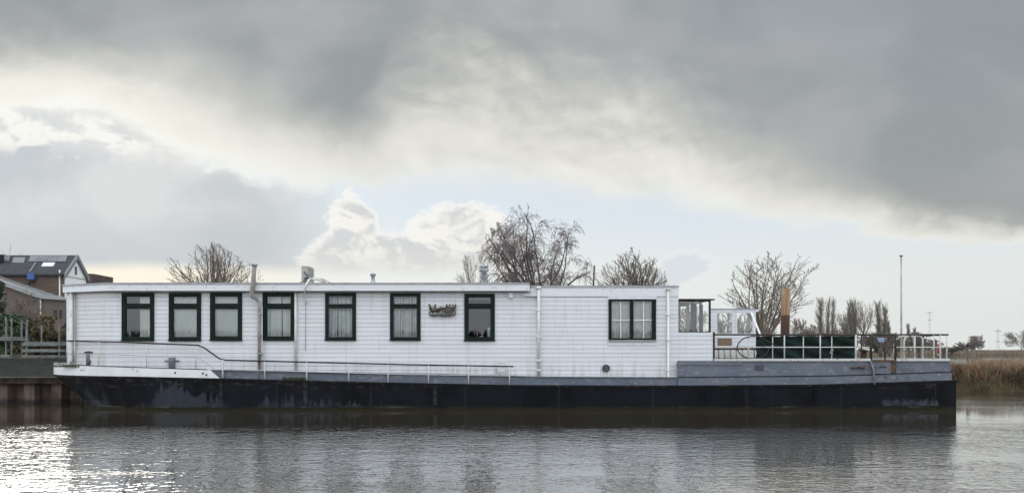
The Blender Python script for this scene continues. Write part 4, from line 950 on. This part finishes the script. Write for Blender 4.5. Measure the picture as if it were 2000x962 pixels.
def roof_panel(name, m_, p0, p1, t0, t1, skew=0):
    A = [on_roof(p0,t0), on_roof(p1,t0), on_roof(p1+skew,t1), on_roof(p0+skew,t1)]
    return MB().add(A + [(x,y+.10,z-.12) for x,y,z in A], [(0,1,2,3),(0,4,5,1),(1,5,6,2),(2,6,7,3),(3,7,4,0)]).build(name, m_, rf)
for k in range(4): roof_panel('solar_panel', M['solar'], 56+k*18.2, 56+(k+1)*18.2-.6, .62, .93, 4)
for k in range(2): roof_panel('solar_panel', M['solar'], -19+k*18.2, -19+(k+1)*18.2-.6, .62, .93, 4)
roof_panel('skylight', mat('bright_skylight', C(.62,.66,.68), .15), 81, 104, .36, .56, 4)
roof_panel('skylight', M['verge'], 24, 47, .55, .84, 3)
roof_panel('flashing_strip', M['verge'], 57, 59.5, .08, .58, 12)
MB().lathe((hx(3,d1+1.5),d1+1.5,zr-1.6), [(.3,0),(.3,1.3),(.45,1.35),(.45,1.5)], 10).build('vent_pipe', M['tiles'], rf)
MB().box(hx(-120),hx(125),d1-.5,d1-.36,ze-.5,ze-.28).build('gutter', M['tiles'], rf)
MB().tube([(hx(117.5),d1-.12,1.2),(hx(117.5),d1-.12,WZ(527,d1))], .10, 8).build('downpipe', M['pvc'], h1)
MB().box(hx(58),hx(71),d1-.6,d1,WZ(546,d1),WZ(534,d1)).build('alarm_box', mat('blue_enamel', C(.04,.10,.30), .5), h1)
MB().box(hx(59),hx(70),d1-.5,d1,WZ(550,d1),WZ(547.5,d1)).box(hx(57),hx(58.5),d1-.2,d1,WZ(560,d1),WZ(550,d1)).build('wall_lamp', M['black'], h1)
# lower wing with the stepped grey roof edge
d2 = 80.0
wg = thing('brick_outbuilding', (-55,82,1.28), 'low brown brick wing with a sloping grey stepped roof edge', 'building')
mb = MB().prism([(WX(-120,d2),1.0),(WX(126,d2),1.0),(WX(126,d2),WZ(585,d2)),(WX(82,d2),WZ(582,d2)),(WX(0,d2),WZ(553,d2)),(WX(-120,d2),WZ(512,d2))], d2, d2+8)
mb.build('wall', M['brick2'], wg)
mb = MB().prism([(WX(-120,d2),WZ(513,d2)),(WX(0,d2),WZ(554,d2)),(WX(82,d2),WZ(583,d2)),(WX(128,d2),WZ(586,d2)),(WX(128,d2),WZ(583,d2)),(WX(116,d2),WZ(577,d2)),(WX(82,d2),WZ(574,d2)),(WX(0,d2),WZ(546,d2)),(WX(-120,d2),WZ(504,d2))], d2-.5, d2+.3)
pr = mb.build('roof_edge', mat('pale_grey_zinc', vary(C(.22,.235,.24), C(.30,.31,.31), .8), .6), wg)
for k in range(9):
    xa, xb = -22+k*15.6, -22+(k+1)*15.6-2; yt = 538+k*4.95
    MB().box(WX(xa,d2+2),WX(xb,d2+2),d2+.31,d2+4,WZ(yt+16,d2),WZ(yt,d2)).build('roof_step', bpy.data.materials['pale_grey_zinc'], pr)
MB().tube([(WX(81,d2),d2-.15,1.2),(WX(81,d2),d2-.15,WZ(583,d2))], .09, 8).build('downpipe', M['pvc'], wg)
for a_, b2 in ((105.5,111),(116,121.5)): 
    w_ = MB().box(WX(a_,d2),WX(b2,d2),d2-.06,d2+.1,WZ(621,d2),WZ(605,d2)).build('window', M['dark_edge'], wg)
h3 = thing('distant_house', (-62,118,1.28), 'distant house with a flat dark red-brown top storey beyond the cabin roof', 'house')
MB().box(hx(150,115),hx(219,121),115,121,1.0,WZ(556,115)).build('wall', M['brick'], h3)
MB().box(WX(150,114.6),WX(221,121.4),114.6,121.4,WZ(557,114.6),WZ(534,114.6)).build('roof', mat('brown_tiles', brick(C(.045,.028,.025), C(.075,.05,.042)), .85), h3)

# ------------------------------------------------------------------ trees
def rdir(d, ang, rng):
    d = d.normalized(); o = d.orthogonal().normalized(); w = d.cross(o); a = rng.uniform(0, 2*math.pi)
    return (d*math.cos(ang) + (o*math.cos(a) + w*math.sin(a))*math.sin(ang)).normalized()
def grow(mbs, pos, d, length, rad, lvl, P, rng, rmin):
    spec = P[lvl]; n = spec.get('seg', 5); pts = [pos.copy()]; rs = [rad]; p = pos.copy(); dirs = [d.copy()]
    for i in range(n):
        k = (i+1)/n
        wob = Vector((rng.gauss(0,1), rng.gauss(0,1), rng.gauss(0,1))) * spec.get('wob', .08)
        d = (d + wob + Vector((0,0,spec.get('up', .05)*(1 if 'dk' not in spec else (1 if k < spec['dk'] else -spec.get('fall', 3)))))).normalized()
        p = p + d * (length/n); pts.append(p.copy()); rs.append(max(rmin, rad*(1 - k*spec.get('taper', .75)))); dirs.append(d.copy())
    (mbs[0] if lvl == 0 else mbs[1]).tube(pts, rs, 6 if lvl == 0 else (4 if lvl == 1 else 3), lvl < 2)
    if lvl + 1 >= len(P): return
    nx = P[lvl+1]; c = nx['n']; c = c if isinstance(c, int) else rng.randint(*c)
    for j in range(c):
        t = nx.get('t0', .3) + (1 - nx.get('t0', .3)) * (j + rng.random()) / c; t = min(t, .999)
        i = int(t*n); f = t*n - i; q = pts[i].lerp(pts[i+1], f); r = rs[i]*(1-f)+rs[i+1]*f
        ang = math.radians(nx['ang'] + rng.uniform(-1,1)*nx.get('dang', 12))
        l = length * nx['len'] * (1 - nx.get('dome', 0) * (1 - math.cos(ang)) * 1.6) * rng.uniform(.7, 1.15) * (1 - nx.get('short', .4)*t)
        grow(mbs, q, rdir(dirs[i], ang, rng), l, max(rmin, r*nx.get('rr', .6)), lvl+1, P, rng, rmin)
ROUND = [dict(seg=3, wob=.04, up=.1, taper=.15), dict(n=56, t0=.80, ang=40, dang=40, dome=.55, len=1.35, rr=.14, seg=8, wob=.05, up=.045, short=.05, taper=.8), dict(n=(8,10), t0=.25, ang=26, dang=10, len=.36, rr=.6, seg=4, wob=.07, up=.08), dict(n=(3,4), t0=.15, ang=30, dang=12, len=.42, rr=.7, seg=3, wob=.09, up=.06)]
WEEP = [dict(seg=3, wob=.05, up=.1, taper=.2), dict(n=15, t0=.35, ang=36, dang=34, len=2.3, rr=.42, seg=11, wob=.12, up=.07, short=.05, taper=.85), dict(n=(12,13), t0=.18, ang=58, dang=15, len=.30, rr=.42, seg=7, wob=.15, up=.16, dk=.45, fall=2.0), dict(n=(11,12), t0=.1, ang=45, dang=20, len=.55, rr=.5, seg=5, wob=.12, up=-.16), dict(n=3, t0=.1, ang=25, dang=15, len=.9, rr=.7, seg=3, wob=.07, up=-.36)]
VASE = [dict(seg=2, wob=.02, up=.1, taper=.1), dict(n=13, t0=.3, ang=20, dang=15, dome=.6, len=6.0, rr=.20, seg=11, wob=.04, up=.05, short=.1, taper=.88), dict(n=(11,12), t0=.2, ang=36, dang=10, len=.34, rr=.40, seg=6, wob=.05, up=.05, short=.5), dict(n=(8,9), t0=.15, ang=32, dang=10, len=.40, rr=.6, seg=3, wob=.07, up=.05)]
POPLAR = [dict(seg=9, wob=.012, up=.1, taper=.93), dict(n=120, t0=.05, ang=24, dang=9, len=.24, rr=.35, seg=5, wob=.05, up=.14, short=.35), dict(n=9, t0=.1, ang=22, dang=8, len=.5, rr=.6, seg=3, wob=.06, up=.1)]
SPREAD = [dict(seg=4, wob=.04, up=.1, taper=.4), dict(n=14, t0=.3, ang=48, dang=22, len=1.3, rr=.42, seg=7, wob=.06, up=.08, short=.3, taper=.8), dict(n=11, t0=.15, ang=36, dang=12, len=.5, rr=.5, seg=5, wob=.09, up=.04), dict(n=9, t0=.15, ang=33, dang=12, len=.5, rr=.6, seg=3, wob=.1, up=.03)]
THICK = [dict(seg=2, wob=.04, up=.1, taper=.4), dict(n=40, t0=.1, ang=40, dang=35, len=1.5, rr=.4, seg=5, wob=.06, up=.12, short=.1), dict(n=9, t0=.1, ang=30, dang=12, len=.5, rr=.6, seg=3, wob=.1, up=.1), dict(n=5, t0=.1, ang=30, dang=12, len=.5, rr=.6, seg=2, wob=.1, up=.1)]
M['bark'] = mat('dark_bark', vary(C(.080,.068,.056), C(.13,.112,.09), 6), .9)
M['twig'] = mat('brown_twigs', vary(C(.13,.105,.09), C(.19,.155,.125), 2), .9)
M['twig_pale'] = mat('pale_brown_twigs', vary(C(.17,.14,.115), C(.24,.20,.16), 2), .9, spec=.1)
M['twig_purple'] = mat('purplish_twigs', vary(C(.115,.088,.088), C(.165,.130,.120), 2), .9)
def tree(name, px, py_top, dist, P, trunk_h, r0, label, group, seed, pw=None, base=1.28, rmin=.012, tm='twig', cat='tree', lean=0.0, env=None):
    """grown tree, then the whole plant scaled to the height and width it has in the photo"""
    rng = random.Random(seed); Y = dist - CAMD
    a = MB(); b = MB()
    grow((a, b), Vector((0,0,0)), Vector((lean,0,1)), trunk_h, r0, 0, P, rng, rmin)
    k0 = (EYE + (HZ - py_top)*dist/F - base) / sorted(v[2] for v in b.v)[int(len(b.v)*.992)]
    a = MB(); b = MB(); rng = random.Random(seed)
    grow((a, b), Vector((0,0,0)), Vector((lean,0,1)), trunk_h, r0/k0, 0, P, rng, rmin/k0)
    if env:                                                     # clip the outermost twigs to the rounded outline of the crown
        zt = sorted(v[2] for v in b.v)[int(len(b.v)*.93)]; xs_ = sorted(v[0] for v in b.v); xa, xb = xs_[int(len(xs_)*.03)], xs_[int(len(xs_)*.97)]
        cz = zt*env; mx_ = (xa+xb)/2; hw = (xb-xa)/2*1.06; zt *= 1.04
        inside = lambda v: ((v[0]-mx_)/hw)**2 + ((v[2]-cz)/(zt-cz) if v[2] > cz else (v[2]-cz)/(cz*1.15))**2 < 1 + .10*math.sin(v[0]*9+v[2]*7)
        ok = [inside(v) for v in b.v]; b.f, b.sm = zip(*[(f, q) for f, q in zip(b.f, b.sm) if all(ok[i] for i in f)])
        used = sorted({i for f in b.f for i in f}); mp = {i: n_ for n_, i in enumerate(used)}
        b.v = [b.v[i] for i in used]; b.f = [tuple(mp[i] for i in f) for f in b.f]; b.sm = list(b.sm)
    allv = a.v + b.v
    zs = sorted(v[2] for v in allv); H = zs[int(len(zs)*.992)]
    want = EYE + (HZ - py_top)*dist/F - base; k = want / H
    xs_ = sorted(v[0] for v in allv); Wd = xs_[int(len(xs_)*.995)] - xs_[int(len(xs_)*.005)]
    kx = k if pw is None else (pw*dist/F) / Wd
    cx = (xs_[int(len(xs_)*.995)] + xs_[int(len(xs_)*.005)]) / 2 if pw else 0
    X = WX(px, Y)
    o = thing(name, (X - cx*kx, Y, base), label, cat, group)
    for m_ in (a, b): m_.v = [(x*kx + X - cx*kx, y*kx + Y, z*k + base) for x, y, z in m_.v]
    a.build('trunk', M['bark'], o); b.build('branches', M[tm], o)
    return o
GB = 'bare trees beyond the boat'
tree('bare_tree', 415, 480, 66, ROUND, 3.2, .28, 'bare round-crowned tree rising over the roof left of the bent flue pipe', GB, 11, 146, rmin=.0085, env=.52)
tree('bare_tree', 921, 503, 75, SPREAD, 3.0, .22, 'small bare tree just left of the zinc flue', GB, 212, 66, rmin=.010, env=.6)
tree('birch_tree', 1046, 428, 52, WEEP, 3.4, .32, 'large weeping bare birch with hanging twigs, tallest tree over the roof', GB, 29, 212, rmin=.0075, env=.56, tm='twig_purple')
tree('bare_tree', 1237, 498, 60, ROUND, 3.0, .26, 'broad bare tree with dense upright twigs right of the roof pole', GB, 14, 146, rmin=.0085, env=.52)
tree('bare_tree', 1500, 503, 62, VASE, 1.0, .30, 'tall bare many-stemmed tree behind the rusty mooring pile', GB, 118, 152, rmin=.010, env=.60, tm='twig_pale')
GP = 'row of bare poplars in the distance'
for i, (px, top, w, lab) in enumerate(((1603,581,19,'leftmost of the three thin poplars right of the rusty pile'),(1616.5,582,11,'middle of the three thin poplars right of the rusty pile'),(1627,583,12,'rightmost of the three thin poplars right of the rusty pile'),
        (1660,586,15,'narrow poplar at the left of the wide tree clump'),(1669,585,14,'narrow poplar in the middle of the wide tree clump'),
        (1717,588,19,'taller poplar of the pair right of the wide clump'),(1729,594,13,'shorter poplar of the pair right of the wide clump'),(1737,627,9,'smallest poplar right of the pair, left of the flagpole'),
        (1774,632,8,'distant thin poplar just right of the flagpole'),(1786,640,7,'lower distant thin poplar right of the flagpole'))):
    tree('poplar_tree', px, top, 150 if i < 8 else 260, POPLAR, 12.0, .25, lab, GP, 30+i, w*1.15, rmin=.013 if i<8 else .024, base=1.0, tm='twig_pale')
tree('bare_tree', 1686, 588, 150, SPREAD, 4.0, .35, 'spreading bare tree at the right of the wide clump behind the railing', GB, 51, 44, rmin=.014, env=.6, tm='twig_pale')
tree('bare_tree', 1650, 605, 155, SPREAD, 4.0, .3, 'lower bare tree at the left edge of the wide clump', GB, 52, 36, rmin=.014, env=.6, tm='twig_pale')
GF = 'far trees and bushes on the horizon'
for i, (px, top, w, dist, lab) in enumerate(((1887,667,38,380,'low dark far tree left of the pair beyond the reeds'),(1908,655,34,380,'taller rounded far tree of the pair beyond the reeds'),(1990,645,56,380,'big dark far tree at the right edge of the picture'),
        (1557,622,42,120,'thin bush beside the foot of the rusty pile'),(1590,634,40,160,'low bush at the foot of the three poplars'),(1640,640,34,170,'low bush between the three poplars and the wide clump'),
        (1500,612,50,80,'dense thicket at the foot of the many-stemmed tree'),(1420,608,50,90,'bush seen through the left pane of the deck screen'),(1455,612,40,95,'bush seen through the right pane of the deck screen'),
        (1716,650,66,170,'broad brown thicket behind the stern gate'),(1750,656,44,180,'brown thicket behind the stern rail left of the flagpole foot'),(1788,649,40,200,'brown thicket seen between the grab hoops'),(1862,675,44,330,'low dark bush just right of the stern'),(1822,662,36,260,'faint bush behind the lifebuoy'),(1350,600,60,100,'bush seen through the porch glazing'))):
    tree('bare_bush' if i > 2 else 'far_tree', px, top, dist, THICK if i in (9,10,11) else SPREAD, 1.6, .12, lab, GF, 60+i, w, rmin=(.00028 if i in (9,10,11) else .00014)*dist+.003, base=.8, cat='bush' if i > 2 else 'tree', env=.5, tm='twig_pale')
tree('bare_tree', 18, 487, 140, SPREAD, 5, .3, 'bare treetop showing above the roof ridge of the brick house', GB, 81, 60, rmin=.015)
tree('bare_shrub', 58, 574, 44, VASE, .8, .08, 'bare brown shrub in front of the brick wing', 'shrubs on the quay', 82, 80, rmin=.010, cat='shrub')
for i, px in enumerate((232, 866, 1130, 1335)):
    pass
# leafy plants on the quay: clumps of leaf faces through a volume
def leafy(name, px, py_top, dist, w_px, base, n, leaf, m_, label, cat, group, seed, depth=None, shape='round', lift=0.0):
    rng = random.Random(seed); Y = dist - CAMD; X = WX(px, Y); H = EYE + (HZ-py_top)*dist/F - base; R = w_px*dist/F/2; D = depth or R
    o = thing(name, (X,Y,base), label, cat, group)
    st_ = MB()
    for k in range(7):
        a_ = rng.uniform(0,6.28); st_.tube([(X+.1*math.cos(a_),Y+.1*math.sin(a_),base-.1),(X+R*.35*math.cos(a_),Y+D*.35*math.sin(a_),base+H*.45),(X+R*.6*math.cos(a_),Y+D*.6*math.sin(a_),base+H*.8)], [.05,.03,.012], 5)
    st_.build('trunk', M['bark'], o)
    cl_ = []
    for _ in range(int(14 + R*8)):
        if shape == 'cone':
            h = rng.random()**.8; rr = R*(1-h)*.85+.08
        else:
            h = rng.random(); rr = R*math.sqrt(max(.05, 1-(h*.9)**2.6))
        a_ = rng.uniform(0,6.28); q = rng.random()**.5*rr
        cl_.append((X+q*math.cos(a_), Y+q*math.sin(a_)*D/R, base+lift+h*(H-lift)*.95, rng.uniform(.16,.34)*min(1.2,R)))
    vs = []; fs = []
    for i in range(n):
        c = rng.choice(cl_); s_ = c[3]; x = rng.gauss(c[0], s_*.6); y = rng.gauss(c[1], s_*.6); z = max(base, rng.gauss(c[2], s_*.5)); l = leaf*rng.uniform(.6,1.4)
        v1 = Vector((rng.gauss(0,1),rng.gauss(0,1),rng.gauss(0,1))).normalized()*l; v2 = v1.orthogonal().normalized()*l*.45
        p = Vector((x,y,z)); k = len(vs); vs += [p-v1, p+v2, p+v1, p-v2]; fs.append((k,k+1,k+2,k+3))
    MB().add(vs, fs).build('foliage', m_, o)
M['leaf'] = mat('evergreen_leaves', vary(C(.020,.042,.014), C(.050,.075,.022), 1.5), .7)
M['leaf_dark'] = mat('dark_conifer_leaves', vary(C(.008,.018,.009), C(.022,.038,.016), 1.5), .8)
M['leaf_brown'] = mat('brown_hedge_leaves', vary(C(.050,.042,.018), C(.095,.070,.035), 1.5), .85)
GH = 'bushes along the quay'
leafy('conifer', -2, 545, 46, 44, 1.28, 5200, .10, M['leaf_dark'], 'dark green conifer at the left edge of the picture', 'conifer', None, 91, lift=1.2)
for i, (px, top, w, m_, lab) in enumerate(((-15,622,60,'leaf','green bush behind the far left rack'),(30,618,56,'leaf','green bush between the two steel racks'),(64,628,50,'leaf_brown','olive brown bush behind the low rack'),(98,622,52,'leaf_brown','brown hedge bush nearest the bow'),(128,628,40,'leaf_brown','brown hedge bush half hidden by the cabin corner'))):
    leafy('hedge_bush', px, top, 33, w*1.15, 1.28, 8500, .085, M[m_], lab, 'bush', GH, 92+i)

# ------------------------------------------------------------------ grassy spit right of the stern
rngn = np.random.default_rng(5)
def vnoise(x, y, s=0):
    return (np.sin(x*1.3+s)+np.sin(y*1.7+2*s+x*.4)+.6*np.sin(x*3.1+y*2.3+s*3)+.4*np.sin(x*6.7-y*5.1+s))/3.0
def spit_h(x, y):
    e = np.clip((x-12.6-.25*np.sin(y*2))/2.6, 0, 1)
    f = np.clip((y-9.7-.35*np.sin(x*.9)-.15*np.sin(x*2.3))/2.6, 0, 1); b = np.clip((22-y)/3.0, 0, 1)
    m_ = np.minimum(np.minimum(e, f), b); m_ = m_*m_*(3-2*m_)
    return -.35 + m_*(.88+.14*vnoise(x*.8, y*.9, 2.0)+.12*np.clip((x-18)/2,0,1)) + .05*vnoise(x*3, y*3, 1.0)*m_
NX_, NY_ = 170, 60; gx = 12.4 + np.linspace(0,1,NX_)**1.3*45; gy = np.linspace(8.5, 22.2, NY_)
GXm, GYm = np.meshgrid(gx, gy); Z_ = spit_h(GXm, GYm)
vs = np.stack([GXm.ravel(), GYm.ravel(), Z_.ravel()], 1).tolist()
tag(MB().add(vs, [(j*NX_+i, j*NX_+i+1, (j+1)*NX_+i+1, (j+1)*NX_+i) for j in range(NY_-1) for i in range(NX_-1)], True).build('grassy_bank', M['soil']), kind='structure')
def blades(name, pts, h, w, lean, m_, seed, kind='stuff'):
    r = np.random.default_rng(seed); n = len(pts); a = r.uniform(0, 6.283, n); hh = h*r.uniform(.55, 1.25, n); la = r.uniform(0, 6.283, n); ll = hh*lean*r.uniform(.3, 1.3, n)
    dxy = np.stack([np.cos(a), np.sin(a), np.zeros(n)], 1)*(w*r.uniform(.6,1.4,n))[:,None]/2
    ldir = np.stack([np.cos(la), np.sin(la), np.zeros(n)], 1)
    mid = pts + ldir*(ll*.35)[:,None] + np.array([0,0,1.0])*(hh*.6)[:,None]; top = pts + ldir*ll[:,None] + np.array([0,0,1.0])*hh[:,None]
    V = np.stack([pts-dxy, pts+dxy, mid+dxy*.8, mid-dxy*.8, top], 1).reshape(-1,3)
    me = bpy.data.meshes.new(name); F_ = []
    me.from_pydata(V.tolist(), [], [f for i in range(n) for f in ((5*i,5*i+1,5*i+2,5*i+3),(5*i+3,5*i+2,5*i+4))])
    me.materials.append(m_); o = bpy.data.objects.new(name, me); COL.objects.link(o); return tag(o, kind=kind)
def scatter(n, x0, x1, y0, y1, seed, minz=.0):
    r = np.random.default_rng(seed); x = r.uniform(x0,x1,n); y = r.uniform(y0,y1,n); z = spit_h(x,y); k = z > minz
    return np.stack([x[k],y[k],z[k]-.02],1)
M['reed_tan'] = mat('dry_reeds', vary(C(.19,.13,.075), C(.32,.235,.15), .9, 5, .35, .65), .9)
M['reed_red'] = mat('russet_stems', vary(C(.15,.072,.036), C(.22,.13,.07), 1.2), .9)
M['grass_olive'] = mat('olive_grass', vary(C(.075,.058,.026), C(.135,.105,.050), 1.4), .9)
M['grass_dark'] = mat('dark_brush', vary(C(.025,.024,.012), C(.055,.045,.022), 1.2), .9)
o = blades('bank_grass', scatter(26000, 12.6, 40, 8.8, 14, 1), .24, .022, .9, M['grass_olive'], 2); o["label"] = 'olive green grass on the low bank right of the stern'; 
p_ = scatter(26000, 14, 40, 10.4, 19, 3, .3); k = (vnoise(p_[:,0]*1.1, p_[:,1]*.9, 4.0) > -.30) & (p_[:,1] > 10.9); blades('russet_plants', p_[k], .42, .024, .6, M['reed_red'], 4)
p_ = scatter(34000, 17.5, 42, 11, 18, 5, .35); k = ((vnoise(p_[:,0]*.9, p_[:,1]*.7, 7.3) > .05) & (p_[:,0]/(p_[:,1]+21) > .565)) | (np.abs(p_[:,0]/(p_[:,1]+21)-.605) < .022); p_ = p_[k]; blades('dry_reeds', p_, .56, .020, .6, M['reed_tan'], 6)
p_ = scatter(14000, 15, 42, 9.9, 12.2, 8, .1); k = (vnoise(p_[:,0]*1.4, p_[:,1]*1.5, 9.0) > .15) | (p_[:,0]/(p_[:,1]+21) > .625); blades('dark_brush', p_[k], .42, .03, 1.0, M['grass_dark'], 9)
pt = thing('marker_post', (WX(1889.5,24),24,-.6), 'weathered post with a dark cap standing in the water behind the reeds', 'post')
MB().tube([(WX(1890,24),24,-.8),(WX(1889.5,24),24,WZ(674,24))], .058, 8).build('post_shaft', bpy.data.materials['dark_brown_timber'], pt)
MB().tube([(WX(1887,24),24,WZ(676,24)),(WX(1890,24),24,WZ(673.5,24)),(WX(1893.5,24),24,WZ(672.5,24))], [.06,.10,.06], 8).build('post_cap', M['black'], pt)
# far reed fringe and treeline
n = 16000; r = np.random.default_rng(11); x = r.uniform(60, 330, n); y = 314 + r.uniform(0, 26, n)
blades('far_reeds', np.stack([x, y, np.full(n, .2)], 1), 2.6, .30, .12, mat('far_reed_straw', vary(C(.17,.125,.085), C(.25,.195,.13), .08, 6), .95), 12)
n = 26000; x = r.uniform(-100, 900, n); y = 800 + r.uniform(0, 60, n); hh = .55 + .45*np.abs(vnoise(x*.03, x*.011, 3.0))
o = blades('far_treeline', np.stack([x, y, np.full(n, .3)], 1), 4.6, 1.3, .25, mat('far_wood', vary(C(.055,.050,.042), C(.09,.080,.062), .02, 5), .95), 13)
tag(MB().add([(-400,-20.2,-.05),(400,-20.2,-.05),(400,-500,.6),(-400,-500,.6),(-400,-19.6,-.9),(400,-19.6,-.9)], [(0,3,2,1),(4,0,1,5)]).build('near_bank', M['grass']), kind='structure')
n = 26000; x = r.uniform(-150, 150, n); y = -78 + r.uniform(0, 8, n)
blades('near_hedge', np.stack([x, y, np.full(n, .1)], 1), 3.5, .8, .05, M['grass_dark'], 14)
# lattice masts
def mast(px, py_top, dist, w, label, plat):
    Y = dist-CAMD; X = WX(px,Y); H = EYE+(HZ-py_top)*dist/F; mb = MB(); m_ = thing('lattice_mast', (X,Y,.3), label, 'mast', 'lattice masts on the horizon')
    r_ = w*.055
    for sx_, sy_ in ((-1,-1),(1,-1),(1,1),(-1,1)): mb.tube([(X+sx_*w,Y+sy_*w,.3),(X+sx_*w*.35,Y+sy_*w*.35,H)], r_, 4)
    for k in range(14):
        t0, t1 = k/14, (k+1)/14; wa, wb = w*(1-.65*t0), w*(1-.65*t1); za, zb = .3+H*t0, .3+(H-.3)*t1
        mb.tube([(X-wa,Y-wa,za),(X+wb,Y-wb,zb)], r_*.6, 3); mb.tube([(X+wa,Y-wa,za),(X-wb,Y-wb,zb)], r_*.6, 3)
    mb.build('lattice', mat('mast_steel_%d' % px, C(.30,.31,.32), .6), m_)
    mb = MB()
    for t, ww in plat: mb.box(X-ww,X+ww,Y-ww*.4,Y+ww*.4,H*t,H*t+w*.45)
    mb.build('platform', M['galv'], m_)
mast(1815.5, 608, 900, 1.0, 'slim lattice mast standing tall behind the right end of the stern rail', ((.97,2.6),(.80,1.8),(.42,1.8)))
mast(1949, 641, 1000, 1.4, 'fainter lattice mast among the far trees at the right', ((.90,3.6),(.5,2.2)))

# ------------------------------------------------------------------ thin winter air
def haze(dens):
    m = bpy.data.materials.new('haze'); m.use_nodes = True; t = m.node_tree; t.nodes.clear()
    v = t.nodes.new('ShaderNodeVolumePrincipled'); v.inputs['Density'].default_value = dens; v.inputs['Color'].default_value = (.88, .92, .96, 1); v.inputs['Anisotropy'].default_value = 0.45
    o = t.nodes.new('ShaderNodeOutputMaterial'); t.links.new(v.outputs[0], o.inputs['Volume'])
    tag(MB().box(-1150, 1450, -520, 1060, -4.0, 60.0).build('haze', m), kind='stuff')
haze(.00015)
